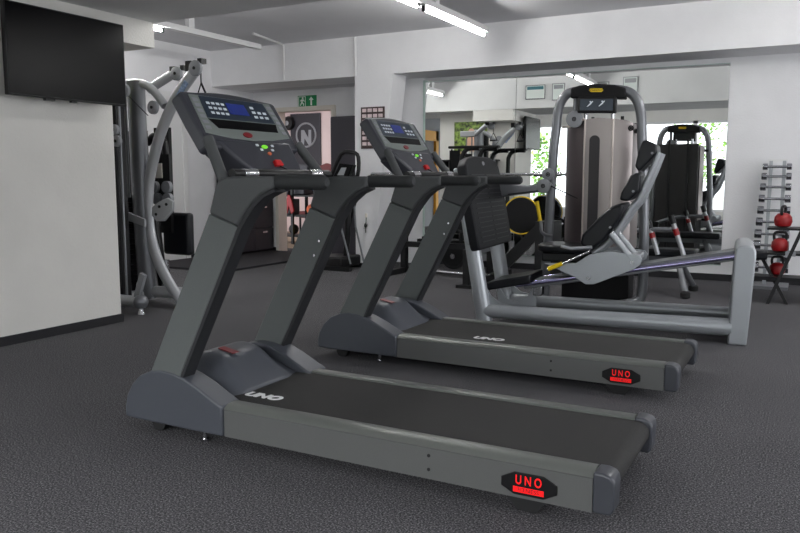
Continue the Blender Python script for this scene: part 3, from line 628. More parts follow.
# stack frame left of the column
MB().box(-5.16, -4.97, 4.42, 4.52, 0.05, 1.84).build('stack_cover', 'plastic_black', mg, bevel=0.01)
for x in (-5.0, -4.90): MB().tube([(x, 4.40, 0.1), (x, 4.40, 1.82)], 0.010, 8).build('front_rod', 'press_silver_dark', mg)
wk = MB()
for k in range(18): wk.box(-5.34, -5.14, 4.62, 4.84, 0.12 + k * 0.045, 0.16 + k * 0.045)
wk.build('weight_stack', 'plastic_black_matte', mg, bevel=0.004)
for x in (-5.28, -5.18): MB().tube([(x, 4.72, 0.08), (x, 4.72, 1.84)], 0.012, 10).build('guide_rod', 'press_silver_dark', mg)
MB().box(-5.38, -5.10, 4.66, 4.78, 1.80, 1.90).build('stack_crown', 'gym_silver', mg, bevel=0.01)
# base and feet
MB().tube([(-5.45, 4.36, 0.10), (-4.72, 4.36, 0.10)], 0.045, 12).build('base_tube', 'gym_silver', mg)
MB().tube([(-5.02, 4.72, 0.12), (-4.62, 4.78, 0.12)], 0.05, 12).build('base_tube', 'gym_silver', mg)
MB().tube([(-5.02, 4.36, 0.10), (-5.02, 4.80, 0.10)], 0.04, 12).build('base_tube', 'gym_silver', mg)
MB().sphere((-4.70, 4.36, 0.10), 0.06).build('foot_ball', 'press_silver_dark', mg)
MB().tube([(-4.70, 4.36, 0.0), (-4.70, 4.36, 0.06)], [0.03, 0.012], 12).build('levelling_foot', 'steel', mg)
MB().hull8([(-4.76, 4.34, 0.14), (-4.71, 4.34, 0.12), (-4.63, 4.34, 0.32), (-4.68, 4.34, 0.34)], [(-4.76, 4.37, 0.14), (-4.71, 4.37, 0.12), (-4.63, 4.37, 0.32), (-4.68, 4.37, 0.34)]).build('foot_bracket', 'pulley_grey', mg)
MB().hull8([(-5.08, 4.58, 0.74), (-4.86, 4.58, 0.69), (-4.86, 4.58, 0.75), (-5.08, 4.58, 0.81)], [(-5.08, 4.60, 0.74), (-4.86, 4.60, 0.69), (-4.86, 4.60, 0.75), (-5.08, 4.60, 0.81)]).build('arm_clamp', 'gym_silver', mg)
# cam, seat and rollers
MB().prism([(-4.86, 0.78), (-4.80, 0.73), (-4.72, 0.735), (-4.62, 0.82), (-4.61, 0.90), (-4.67, 0.93), (-4.76, 0.90), (-4.85, 0.85)], 'y', 4.655, 4.68).build('cam_plate', 'gym_silver', mg, bevel=0.006)
for x, z in ((-4.80, 0.79), (-4.76, 0.855), (-4.68, 0.875)): MB().cyl((x, 4.652, z), 0.012, 0.01, 'y', 12).build('cam_bolt', 'plastic_black', mg)
MB().box(-5.18, -4.86, 5.08, 5.17, 0.40, 0.78).build('back_pad', 'pad_black', mg, bevel=0.03, seg=3)
MB().tube([(-5.05, 4.95, 0.10), (-5.13, 4.95, 0.74)], 0.045, 12).build('seat_post', 'plastic_black', mg)
MB().tube([(-4.93, 4.86, 0.14), (-4.93, 4.86, 0.38)], 0.04, 12).build('pin_post', 'steel', mg)
for x, z in ((-5.19, 1.01), (-5.035, 1.012), (-5.16, 0.905), (-5.027, 0.906)):
    MB().tube([(x, 5.0, z), (x, 5.04, z)], 0.052, 18).build('foam_roller', 'pulley_grey', mg)
MB().box(-5.21, -5.02, 5.04, 5.07, 0.6, 1.3).build('roller_frame', 'plastic_black', mg)
MB().tube([(-5.14, 5.12, 0.55), (-5.14, 5.12, 1.32), (-5.18, 5.12, 1.43), (-5.28, 5.12, 1.47), (-5.36, 5.12, 1.40)], 0.03, 10, smooth=4).build('rear_frame', 'plastic_black', mg)
MB().box(-5.38, -5.20, 5.22, 5.26, 0.7, 1.55).build('rear_cover', 'plastic_black_matte', mg)
MB().box(-5.16, -5.08, 5.01, 5.015, 1.09, 1.22).build('instruction_card', 'frame_cream', mg)
for a, b in (((-4.815, 4.62, 1.60), (-5.13, 4.60, 1.86)), ((-4.91, 4.36, 1.35), (-4.91, 4.36, 0.2))): MB().tube([a, b], 0.004, 6).build('cable', 'plastic_black', mg)

# ------------------------------------------------------------------ television
tv = thing('television', 'wide flat black television mounted high on the partition wall', 'television', (-4.46, 3.567, 1.61))
MB().box(-0.02, 0.02, -0.465, 0.465, 0.0, 0.575).build('screen_casing', 'plastic_black', tv, bevel=0.005)
MB().box(0.0201, 0.022, -0.456, 0.456, 0.012, 0.566).build('screen', 'screen_black', tv)
MB().box(-0.14, -0.02, -0.12, 0.12, 0.2, 0.42).build('wall_mount', 'plastic_black', tv)
MB().box(-0.01, 0.018, -0.20, -0.13, -0.014, 0.0).box(-0.01, 0.018, 0.0, 0.04, -0.012, 0.0).build('sensor_foot', 'plastic_black', tv)
o = MB().box(-4.69, -4.63, 3.04, 3.068, 2.13, 2.20).build('wall_box', 'plastic_black'); tag(o, 'small black box on the partition edge beside the television', 'box')

# ------------------------------------------------------------------ ceiling light fixtures
def light_fixture(x, y0, y1, tubes, label):
    f = thing('ceiling_light', label, 'light', (x, y0, 2.56), 0, 'fluorescent ceiling lights')
    Ln = y1 - y0
    MB().prism([(-0.045, 0.03), (0.045, 0.03), (0.03, 0.09), (-0.03, 0.09)], 'x', 0, Ln).build('trunking', 'paint_white', f)
    bpy.context.view_layer.update()
    f.children[0].rotation_euler.z = R(90)
    for k in range(2):
        yy = Ln * (0.18 + 0.42 * k)
        MB().box(-0.03, 0.03, yy - 0.04, yy + 0.04, 0.09, 0.24).build('hanger', 'paint_white', f, bevel=0.004)
    for a, b in tubes:
        MB().tube([(0.0, a - y0, 0.0), (0.0, b - y0, 0.0)], 0.014, 12).build('light_tube', 'tube_light' if x > -5 else 'tube_light_bright', f)
        MB().box(-0.014, 0.014, a - y0 - 0.025, a - y0, -0.018, 0.035).build('tube_holder', 'plastic_black', f)
        MB().box(-0.014, 0.014, b - y0, b - y0 + 0.025, -0.018, 0.035).build('tube_holder', 'plastic_black', f)
    return f
light_fixture(-3.11, 4.6, 7.62, [(4.65, 6.05), (6.2, 7.57)], 'long lit fluorescent light hanging near the mirror wall beam')
light_fixture(-5.86, 4.5, 7.35, [(4.55, 5.80)], 'fluorescent light on the left ceiling, lit only at its near end')
lf = thing('added_ceiling_lamp', 'unseen fluorescent light added over the right side of the gym', 'light', (0.4, 5.0, 2.56), 0, 'fluorescent ceiling lights')  # unseen fixture, added to brighten the ceiling and beam
MB().box(-0.045, 0.045, 0, 2.8, 0.03, 0.09).build('trunking', 'paint_white', lf)
MB().box(-0.03, 0.03, 0.4, 0.48, 0.09, 0.24).box(-0.03, 0.03, 2.2, 2.28, 0.09, 0.24).build('hanger', 'paint_white', lf)
MB().tube([(0, 0.05, 0), (0, 2.75, 0)], 0.014, 12).build('light_tube', 'tube_light', lf)
nl = thing('ceiling_panel_light', 'round white ceiling light in the room beyond the doorway', 'light', (-7.6, 11.2, 2.555))
MB().lathe([(0.2, 0.0), (0.22, 0.02), (0.2, 0.04)]).build('lamp_glass', 'lamp_glass', nl)
cb = MB().tube([(-6.1, 8.14, 2.34), (-6.1, 8.14, 2.77), (-6.1, 8.1, 2.785), (-5.95, 7.35, 2.785)], 0.014, 8).build('cable_conduit', 'paint_white')
tag(cb, 'thin white conduit running up the beam and along the ceiling', 'conduit')

# ------------------------------------------------------------------ wall items
es = thing('exit_sign', 'green emergency exit sign with running figure and up arrow above the doorway', 'sign', (-6.375, 9.03, 2.16))
MB().box(-0.155, 0.155, 0, 0.02, -0.08, 0.08).build('sign_panel', 'sign_green', es, bevel=0.002)
MB().prism([(0.075, 0.06), (0.115, 0.015), (0.088, 0.015), (0.088, -0.06), (0.062, -0.06), (0.062, 0.015), (0.035, 0.015)], 'y', -0.003, 0.001).build('arrow', 'sign_white', es)
rm = MB().cyl((-0.07, -0.001, 0.045), 0.014, 0.004, 'y', 14)
rm.prism([(-0.095, 0.028), (-0.055, 0.028), (-0.035, 0.0), (-0.045, -0.005), (-0.065, 0.012), (-0.072, -0.012), (-0.05, -0.03), (-0.05, -0.062), (-0.064, -0.062), (-0.066, -0.036), (-0.085, -0.025), (-0.105, -0.062), (-0.12, -0.055), (-0.095, -0.008), (-0.09, 0.012), (-0.108, 0.0), (-0.115, 0.008)], 'y', -0.003, 0.001)
rm.build('running_figure', 'sign_white', es)
MB().box(-0.145, -0.135, -0.003, 0.001, -0.07, 0.07).box(-0.145, -0.02, -0.003, 0.001, 0.06, 0.07).box(-0.03, -0.02, -0.003, 0.001, -0.07, 0.07).build('door_outline', 'sign_white', es)

gp = thing('photo_grid_poster', 'dark brown poster with a grid of small pale photos on the white pillar', 'poster', (-4.79, 8.16, 1.70))
MB().box(-0.165, 0.165, -0.004, 0.008, -0.255, 0.245).build('poster_backing', 'photo_brown', gp)
pm = MB()
for r_ in range(7):
    for c_ in range(4):
        x = -0.145 + c_ * 0.076; z = 0.185 - r_ * 0.067
        pm.box(x, x + 0.058, -0.007, -0.003, z, z + 0.042)
pm.build('photo_cells', 'photo_pink', gp)
hk = thing('wall_hook', 'small black cord hanging from a hook low on the white pillar', 'hook', (-4.89, 8.16, 0.50))
MB().tube([(0, 0, 0.13), (0.004, -0.01, 0.05), (0, -0.012, -0.02), (0.0, -0.012, -0.09)], 0.006, 8, smooth=4).sphere((0, -0.012, 0.0), 0.02, (1, 0.7, 1.4)).build('cord', 'plastic_black', hk)
MB().box(-0.01, 0.012, -0.012, 0.012, 0.10, 0.15).build('hook_plate', 'frame_cream', hk)

# boards on the slab face that the mirror shows
bpts = [(-4.497, -4.15, 2.425, 2.665, 'framed certificate with a teal heading on the ceiling beam, seen in the mirror'),
        (-4.032, -3.815, 2.39, 2.675, 'upright framed certificate on the ceiling beam, seen in the mirror'),
        (-3.36, -3.08, 2.42, 2.66, 'grey framed certificate on the ceiling beam behind the tower, seen in the mirror'),
        (-2.86, -2.62, 2.42, 2.72, 'pale framed certificate on the ceiling beam, farthest from the partition, seen in the mirror')]
for i, (x0, x1, z0, z1, lb) in enumerate(bpts):
    t = thing('certificate', lb, 'certificate', ((x0 + x1) / 2 + 0.17, 4.452, (z0 + z1) / 2), 0, 'framed certificates on the beam')
    w, h = (x1 - x0) / 2, (z1 - z0) / 2
    MB().box(-w, w, 0, 0.02, -h, h).build('certificate_frame', 'pulley_grey' if i else 'steel', t)
    MB().box(-w + 0.015, w - 0.015, 0.02, 0.023, -h + 0.015, h - 0.015).build('sheet', 'paper', t)
    MB().box(-w + 0.03, w - 0.03, 0.023, 0.025, h * 0.35, h * 0.8).build('heading_band', 'paper_teal' if i == 0 else 'pulley_grey', t)
# poster on the far face of the partition block (seen in the mirror)
ps = thing('wall_poster', 'colourful poster of a figure among leaves, behind the partition, seen in the mirror', 'poster', (-5.48, 4.075, 1.84))
def leafmat():
    m = bpy.data.materials.new('poster_leaves'); m.use_nodes = True; nt = m.node_tree; b = nt.nodes['Principled BSDF']
    tc = nt.nodes.new('ShaderNodeTexCoord'); n = nt.nodes.new('ShaderNodeTexNoise'); n.inputs['Scale'].default_value = 14
    r = nt.nodes.new('ShaderNodeValToRGB'); r.color_ramp.elements[0].position = 0.35; r.color_ramp.elements[1].position = 0.65
    r.color_ramp.elements[0].color = rgb(40, 44, 26); r.color_ramp.elements[1].color = rgb(150, 180, 80)
    nt.links.new(tc.outputs['Object'], n.inputs['Vector']); nt.links.new(n.outputs['Fac'], r.inputs['Fac']); nt.links.new(r.outputs['Color'], b.inputs['Base Color'])
    M['poster_leaves'] = m
leafmat()
MB().box(-0.32, 0.32, 0, 0.01, -0.27, 0.27).build('poster_sheet', 'poster_leaves', ps)
MB().prism([(-0.05, -0.27), (0.13, -0.27), (0.11, -0.05), (0.05, 0.02), (-0.03, 0.02), (-0.08, -0.08)], 'y', 0.009, 0.012).cyl((0.02, 0.011, 0.09), 0.06, 0.003, 'y', 18).build('poster_figure', 'skin_tone', ps)
MB().prism([(0.13, -0.27), (0.30, -0.27), (0.28, -0.06), (0.17, -0.03)], 'y', 0.009, 0.012).build('poster_patch', 'paper', ps)
sf = thing('wall_shelf', 'black shelf behind the partition carrying bottles, seen in the mirror', 'shelf', (-5.45, 4.18, 1.40))
MB().box(-0.55, 0.55, -0.11, 0.11, -0.015, 0.015).build('shelf_board', 'plastic_black', sf)
MB().box(-0.5, -0.47, -0.11, 0.09, -0.12, -0.015).box(0.47, 0.5, -0.11, 0.09, -0.12, -0.015).build('shelf_bracket', 'plastic_black', sf)
for i, (x, mm, cn) in enumerate(((-0.36, 'label_blue', 'blue'), (-0.22, 'yellow', 'yellow'), (-0.04, 'paper', 'white'), (0.12, 'label_blue', 'blue'), (0.30, 'red_plastic', 'red'))):
    b = thing('bottle', '%s bottle on the shelf behind the partition, %s along it, seen in the mirror' % (cn, ('first', 'second', 'third', 'fourth', 'fifth')[i]), 'bottle', (-5.45 + x, 4.18, 1.415), 0, 'bottles on the shelf behind the partition')
    MB().lathe([(0.035, 0.0), (0.037, 0.12), (0.03, 0.15), (0.015, 0.17)]).build('body', mm, b)
    MB().lathe([(0.016, 0.17), (0.016, 0.195)]).build('cap', 'plastic_black', b)

# ------------------------------------------------------------------ left background
ct = thing('storage_cabinet', 'low dark cabinet along the left wall before the doorway', 'cabinet', (XL + 0.06, 8.2, 0))
MB().box(0, 0.28, -0.05, 0.82, 0.04, 1.62).build('body', 'cabinet_dark', ct, bevel=0.006)
for k, (a, b) in enumerate(((-0.04, 0.38), (0.39, 0.81))):
    dr = MB().box(0.28, 0.30, a, b, 0.06, 0.36).build('lower_door', 'cabinet_dark', ct, bevel=0.004)
    MB().box(0.30, 0.315, (a + b) / 2 - 0.05, (a + b) / 2 + 0.05, 0.30, 0.32).build('handle', 'steel', dr)
    dr = MB().box(0.28, 0.30, a, b, 0.38, 1.6).build('upper_door', 'cabinet_dark', ct, bevel=0.004)
    MB().box(0.30, 0.315, (a + b) / 2 - 0.05, (a + b) / 2 + 0.05, 0.66, 0.68).build('handle', 'steel', dr)
o = MB().box(XL + 0.03, -5.95, 6.75, 9.0, 0.0, 0.025).build('rubber_mat', 'mat_black', bevel=0.005)
tag(o, 'black rubber floor mat on the carpet before the doorway', 'mat')
lk = thing('tall_locker', 'tall dark grey locker between the doorway and the pillar', 'locker', (-5.72, 9.02, 0))
MB().box(-0.04, 0.55, -0.32, 0.0, 0.0, 1.90).build('body', 'locker_grey', lk, bevel=0.005)
MB().box(-0.035, 0.54, -0.332, -0.32, 0.05, 1.88).build('door', 'locker_grey', lk, bevel=0.003)
MB().box(0.38, 0.40, -0.35, -0.332, 0.95, 1.1).build('handle', 'plastic_black', lk)
# beyond the doorway
bn = thing('banner', 'black hanging banner with a grey ring emblem in the room beyond the doorway', 'banner', (-8.92, 12.57, 1.72))
MB().box(-0.36, 0.36, 0, 0.02, -0.62, 0.62).build('banner_cloth', 'cabinet_dark', bn)
MB().torus((0.02, -0.004, 0.20), 0.23, 0.02, 'y', 28, 6).build('ring_emblem', 'pulley_grey', bn)
MB().prism([(-0.10, 0.0), (-0.04, 0.0), (-0.02, 0.14), (0.08, 0.0), (0.14, 0.0), (0.14, 0.3), (0.08, 0.3), (0.07, 0.14), (-0.03, 0.3), (-0.10, 0.3)], 'y', -0.006, 0.0).build('emblem_mark', 'pulley_grey', bn)
o = thing('wall_speaker', 'small black round speaker high on the wall beyond the doorway', 'speaker', (-9.30, 12.53, 2.16))
MB().lathe([(0.13, 0.05), (0.14, 0.0), (0.12, -0.05), (0.05, -0.06)], (0, 0, 0), 'y').build('housing', 'plastic_black', o)
MB().lathe([(0.06, -0.055), (0.03, -0.068)], (0, 0, 0), 'y').build('cone', 'pulley_grey', o)
arc = thing('arm_chair', 'maroon high-backed chair in the room beyond the doorway', 'chair', (-8.0, 11.7, 0))
MB().prism([(-0.3, 0.45), (0.3, 0.45), (0.32, 1.0), (0.22, 1.28), (0.0, 1.36), (-0.22, 1.28), (-0.32, 1.0)], 'y', 0.2, 0.3).build('backrest', 'maroon', arc, bevel=0.03)
MB().box(-0.3, 0.3, -0.3, 0.2, 0.36, 0.48).build('seat', 'maroon', arc, bevel=0.04)
for x in (-0.26, 0.26):
    for y in (-0.26, 0.24): MB().tube([(x, y, 0), (x, y, 0.37)], 0.02, 8).build('leg', 'plastic_black', arc)
rk = thing('equipment_rack', 'black metal rack hung with gear, just beyond the doorway', 'rack', (-7.52, 10.4, 0))
for x in (-0.45, 0.0, 0.45):
    for y in (-0.2, 0.2): MB().box(x - 0.02, x + 0.02, y - 0.02, y + 0.02, 0, 1.12).build('upright', 'plastic_black', rk)
for z in (0.12, 0.45, 0.78, 1.08): MB().box(-0.47, 0.47, -0.2, 0.2, z, z + 0.025).build('shelf', 'plastic_black', rk)
o = MB().prism([(x - 0.72, z - 0.16) for x, z in [(-6.93, 0.72), (-6.87, 0.90), (-6.84, 0.97), (-6.80, 0.97), (-6.76, 0.88), (-6.72, 0.70), (-6.78, 0.66), (-6.82, 0.78), (-6.86, 0.66)]], 'y', 10.13, 10.165).build('red_cloth', 'red_letter', bevel=0.01)
o.data.materials[0] = M['kettle_red']; tag(o, 'bright red cloth hanging on the rack beyond the doorway', 'cloth')
for i, (x, z, r_, mm, nm) in enumerate(((-7.25, 0.570, 0.09, 'orange_led', 'orange'), (-7.12, 0.90, 0.09, 'label_blue', 'blue'), (-7.35, 0.235, 0.085, 'yellow', 'yellow'), (-7.62, 0.235, 0.085, 'plastic_black', 'black'))):
    b = MB().sphere((x, 10.37, z), r_).torus((x, 10.37, z), r_ * 0.98, 0.006, 'x', 24, 6).build('exercise_ball', mm); tag(b, '%s exercise ball on the black rack beyond the doorway' % nm, 'ball', 'balls on the rack beyond the doorway')

for i, (x, z, w, h, lb) in enumerate(((-7.75, 0.475, 0.26, 0.26, 'black gear box on the rack beyond the doorway, left of the balls'), (-7.80, 0.805, 0.30, 0.22, 'black gear box on the upper rack shelf beyond the doorway'), (-7.45, 0.805, 0.24, 0.24, 'black gear box on the upper rack shelf behind the red cloth'), (-7.5, 1.105, 0.5, 0.2, 'long black gear box on top of the rack beyond the doorway'))):
    b = MB().box(x - w / 2, x + w / 2, 10.27, 10.55, z + 0.004, z + h).build('gear_box', 'cabinet_dark', bevel=0.015); tag(b, lb, 'box')
# ------------------------------------------------------------------ small treadmill / cross trainer before the pillar
bk = thing('cross_trainer', 'black cross trainer with hooped console, low before the pillar', 'cross trainer', (-4.95, 7.75, 0))
MB().box(-0.28, 0.10, -0.22, 0.22, 0.03, 0.16).build('base_housing', 'plastic_black', bk, bevel=0.025, seg=3)
MB().box(-0.30, 0.22, -0.26, -0.19, 0.0, 0.05).box(-0.30, 0.22, 0.19, 0.26, 0.0, 0.05).build('base_bar', 'plastic_black_matte', bk)
MB().box(-0.255, -0.205, -0.226, -0.22, 0.07, 0.12).build('orange_sticker', 'orange_led', bk)
MB().tube([(0.02, 0, 0.12), (0.05, 0, 0.6), (0.0, 0, 1.12)], 0.035, 12, smooth=4).build('mast', 'plastic_black', bk)
for s in (-1, 1):
    MB().tube([(-0.15, 0.2 * s, 0.12), (-0.02, 0.19 * s, 0.6), (0.12, 0.17 * s, 1.0)], 0.018, 10, smooth=4).build('swing_arm', 'plastic_black', bk)
    MB().tube([(0.18, 0.15 * s, 0.08), (0.06, 0.16 * s, 0.5), (0.04, 0.16 * s, 0.85)], 0.012, 10).build('link_rod', 'press_silver_dark', bk)
MB().tube([(-0.18, -0.02, 1.08), (-0.02, -0.02, 1.37), (0.14, -0.02, 1.385), (0.215, -0.02, 1.33), (0.205, -0.02, 1.12), (0.12, -0.02, 1.075), (-0.1, -0.02, 1.07), (-0.18, -0.02, 1.08)], 0.024, 10, smooth=3).build('hoop_handle', 'plastic_black', bk)
MB().hull8([(-0.13, -0.05, 1.08), (0.08, -0.05, 1.08), (0.15, -0.05, 1.24), (-0.03, -0.05, 1.26)], [(-0.13, 0.05, 1.08), (0.08, 0.05, 1.08), (0.15, 0.05, 1.24), (-0.03, 0.05, 1.26)]).build('console', 'screen_black', bk, bevel=0.008)
MB().hull8([(-0.06, -0.055, 1.12), (0.03, -0.055, 1.12), (0.07, -0.055, 1.21), (0.0, -0.055, 1.21)], [(-0.06, -0.05, 1.12), (0.03, -0.05, 1.12), (0.07, -0.05, 1.21), (0.0, -0.05, 1.21)]).build('console_keys', 'pulley_grey', bk)

# ------------------------------------------------------------------ black barbell rack by the mirror
br = thing('barbell_rack', 'black barbell bench rack standing between the pillar and the mirror', 'rack', (0, 0, 0))
for x, y in ((-4.16, 7.80), (-3.02, 7.00), (-4.16, 8.35), (-3.25, 8.2)):
    h = 0.85 if y == 7.80 else 0.38
    MB().box(x - 0.035, x + 0.035, y - 0.035, y + 0.035, 0, h).build('upright', 'plastic_black', br, bevel=0.004)
MB().box(-3.10, -2.94, 6.90, 7.08, 0, 0.03).build('foot_plate', 'plastic_black', br)
MB().box(-4.19, -2.98, 7.76, 7.83, 0.30, 0.36).build('cross_bar', 'plastic_black', br)
MB().box(-4.19, -3.2, 8.18, 8.24, 0.30, 0.36).build('cross_bar', 'plastic_black', br)
MB().tube([(-3.95, 7.78, 0.04), (-3.0, 7.60, 0.04)], 0.025, 10).build('floor_bar', 'steel', br)
MB().box(-4.19, -4.13, 6.95, 8.35, 0.0, 0.06).build('floor_bar', 'plastic_black', br)
MB().box(-3.06, -2.99, 7.0, 8.2, 0.0, 0.06).build('floor_bar', 'plastic_black', br)
MB().box(-3.06, -2.99, 7.0, 7.8, 0.32, 0.38).build('side_bar', 'press_silver_dark', br)
tb_ = MB().box(-3.78, -3.16, 8.16, 8.24, 1.425, 1.455).build('top_bar', 'plastic_black', br, bevel=0.01)
for x in (-3.62, -3.40):
    MB().tube([(x, 8.2, 0.33), (x, 8.2, 1.2), (x + 0.015, 8.2, 1.36), (x + 0.08, 8.2, 1.42), (x + 0.22, 8.2, 1.425)], 0.026, 10, smooth=4).build('hooped_handle', 'plastic_black', br)
    MB().box(x - 0.025, x + 0.025, 8.02, 8.22, 1.085, 1.115).build('bar_hook', 'plastic_black', br)
MB().hull8([(-3.22, 8.0, 0.0), (-3.05, 8.0, 0.0), (-2.45, 8.0, 0.62), (-2.62, 8.0, 0.62)], [(-3.22, 8.06, 0.0), (-3.05, 8.06, 0.0), (-2.45, 8.06, 0.62), (-2.62, 8.06, 0.62)]).build('diagonal_brace', 'plastic_black', br)
MB().box(-2.65, -2.45, 7.98, 8.3, 0.0, 0.62).build('plate_tree', 'plastic_black', br)
pg = thing('bumper_plate', 'round black bumper plate with a yellow rim beside the leg press footplate', 'weight plate', (-2.90, 8.25, 0.67))
MB().lathe([(0.04, -0.03), (0.19, -0.03), (0.20, -0.02), (0.20, 0.02), (0.19, 0.03), (0.04, 0.03)], (0, 0, 0), 'y', 40).build('disc', 'plastic_black_matte', pg)
MB().torus((0, -0.02, 0), 0.209, 0.0075, 'y', 48, 10).build('rim', 'yellow', pg)
MB().tube([(-2.90, 8.30, 0.67), (-2.70, 8.33, 0.60), (-2.56, 8.28, 0.5)], 0.02, 10).build('plate_peg', 'plastic_black', br)
for i, (x, z, r_) in enumerate(((-3.55, 0.62, 0.17), (-3.26, 0.55, 0.15), (-3.60, 0.20, 0.15))):
    b = thing('weight_plate', ('large black weight plate high on the barbell rack behind the far treadmill', 'medium black weight plate beside the footplate on the barbell rack', 'small black weight plate low on the barbell rack')[i], 'weight plate', (x, 8.12 - 0.08 * i, z), 0, 'black plates on the barbell rack')
    MB().lathe([(0.03, -0.02), (r_ * 0.8, -0.02), (r_ * 0.86, -0.03), (r_, -0.03), (r_, 0.03), (0.03, 0.03)], (0, 0, 0), 'y', 32).build('disc', 'plastic_black_matte', b)
    MB().cyl((0, -0.032, 0), 0.03, 0.03, 'y', 16).build('hub', 'steel', b)
bb = thing('barbell', 'steel barbell lying across the black rack behind the leg press footplate', 'barbell', (-3.45, 8.06, 1.13))
MB().tube([(-1.0, 0, 0), (0.75, 0, 0)], 0.014, 10).build('bar', 'steel', bb)
MB().tube([(0.75, 0, 0), (1.05, 0, 0)], 0.024, 12).tube([(-1.0, 0, 0), (-1.3, 0, 0)], 0.024, 12).build('sleeve', 'steel', bb)

# black bench with red-white legs low before the mirror (right)
bn2 = thing('incline_bench', 'low black incline bench before the mirror, right of the leg press tower', 'bench', (-1.15, 7.55, 0))
MB().box(-0.62, 0.22, -0.14, 0.14, 0.36, 0.43).build('pad', 'pad_black', bn2, bevel=0.02, seg=3)
MB().box(-0.6, 0.3, -0.03, 0.03, 0.30, 0.36).build('beam', 'press_silver_dark', bn2)
for x0, x1 in ((0.05, 0.16), (-0.5, -0.6)):
    MB().tube([(x0, -0.05, 0.33), (x1, -0.25, 0.05)], 0.028, 10).build('leg', 'press_silver_dark', bn2)
    MB().tube([(x0, 0.05, 0.33), (x1, 0.25, 0.05)], 0.028, 10).build('leg', 'press_silver_dark', bn2)
    for yy in (-0.255, 0.255): MB().lathe([(0.02, 0), (0.045, 0.01), (0.045, 0.05), (0.02, 0.07)], (x1, yy, 0)).build('foot_wheel', 'rubber', bn2)

for x0, x1, z1 in ((-0.11, -0.20, 0.66), (0.12, 0.0, 0.72)):
    p_ = MB().tube([(x0, -0.16, 0.38), (x1, -0.16, z1)], 0.022, 10).build('holder_post', 'gym_silver', bn2)
    q0 = Vector((x0, -0.16, 0.38)); q1 = Vector((x1, -0.16, z1))
    MB().tube([q0.lerp(q1, 0.55), q0.lerp(q1, 0.72)], 0.026, 10).build('red_band', 'kettle_red', p_)
    MB().tube([q0.lerp(q1, 0.86), q0.lerp(q1, 1.08)], 0.028, 10).build('black_tip', 'plastic_black', p_)
MB().tube([(-0.55, -0.16, 0.52), (-0.30, -0.16, 0.60), (0.0, -0.16, 0.62)], 0.022, 10, smooth=4).build('curved_arm', 'press_silver_dark', bn2)
MB().box(-0.58, -0.52, -0.18, -0.12, 0.36, 0.54).build('arm_post', 'plastic_black', bn2)
# ------------------------------------------------------------------ dumbbell rack and dumbbells
dk = thing('dumbbell_rack', 'slim chrome dumbbell rack standing against the wall right of the mirror', 'rack', (-0.345, 8.45, 0))
for x in (-0.06, 0.06):
    MB().hull8([(x - 0.016, -0.02, 0.02), (x + 0.016, -0.02, 0.02), (x + 0.016, 0.03, 0.02), (x - 0.016, 0.03, 0.02)], [(x - 0.016, 0.10, 1.26), (x + 0.016, 0.10, 1.26), (x + 0.016, 0.15, 1.26), (x - 0.016, 0.15, 1.26)]).build('upright', 'press_silver', dk)
MB().box(-0.09, 0.09, 0.10, 0.15, 1.25, 1.275).build('top_plate', 'paint_white', dk)
MB().box(-0.16, 0.16, -0.18, 0.2, 0.0, 0.03).build('base_plate', 'press_silver_dark', dk)
zs = [1.20, 1.105, 1.0, 0.885, 0.77, 0.655, 0.535, 0.425, 0.315, 0.205]
def dumb(hr, hl, r_, label):
    d = thing('dumbbell', label, 'dumbbell', (0, 0, 0), 0, 'chrome dumbbells on the slim rack')
    MB().tube([(-hr, 0, 0), (hr, 0, 0)], 0.013, 10).build('handle', 'dark_chrome', d)
    for s in (-1, 1):
        MB().tube([(s * hr, 0, 0), (s * (hr + hl), 0, 0)], r_, 8).build('head', 'dark_chrome', d, bevel=0.006)
    return d
ordn = ['topmost', 'second from the top', 'third from the top', 'fourth from the top', 'fifth from the top', 'sixth from the top', 'seventh from the top', 'eighth from the top', 'ninth from the top', 'lowest']
for i, z in enumerate(zs):
    k = i / 9
    d = dumb(0.085 + 0.01 * k, 0.045 + 0.03 * k, 0.034 + 0.018 * k, 'chrome dumbbell, %s on the slim wall rack' % ordn[i])
    yy = 8.45 - 0.02 + 0.12 * (z / 1.26) - 0.055
    d.location = (-0.345 - 0.018 * k, yy, z)
    for x in (-0.06, 0.06): MB().box(x - 0.01, x + 0.01, yy - 8.45 - 0.02, yy - 8.45 + 0.06, z - 0.027, z - 0.0145).build('cradle', 'press_silver', dk)

# kettlebells on a black slanted stand
ks = thing('kettlebell_stand', 'black slanted stand holding red kettlebells at the right edge', 'stand', (0, 0, 0))
MB().hull8([(-0.33, 7.32, 0.0), (-0.30, 7.32, 0.0), (-0.07, 7.45, 0.64), (-0.10, 7.45, 0.64)], [(-0.33, 7.36, 0.0), (-0.30, 7.36, 0.0), (-0.07, 7.49, 0.64), (-0.10, 7.49, 0.64)]).build('slanted_leg', 'plastic_black', ks)
MB().hull8([(-0.40, 7.5, 0.38), (-0.37, 7.5, 0.38), (-0.15, 7.36, 0.0), (-0.18, 7.36, 0.0)], [(-0.40, 7.54, 0.38), (-0.37, 7.54, 0.38), (-0.15, 7.40, 0.0), (-0.18, 7.40, 0.0)]).build('slanted_leg', 'plastic_black', ks)
MB().box(-0.36, 0.25, 7.55, 7.85, 0.632, 0.65).build('shelf', 'plastic_black', ks)
MB().box(-0.36, 0.25, 7.42, 7.72, 0.42, 0.44).build('shelf', 'plastic_black', ks)
MB().box(-0.55, 0.0, 7.38, 7.62, 0.20, 0.23).build('shelf', 'plastic_black', ks)
MB().box(0.21, 0.25, 7.8, 7.86, 0.0, 0.80).box(0.21, 0.25, 7.44, 7.5, 0.0, 0.44).build('rear_leg', 'plastic_black', ks)
MB().box(-0.20, -0.12, 7.415, 7.42, 0.415, 0.46).build('weight_label', 'pulley_grey', ks)
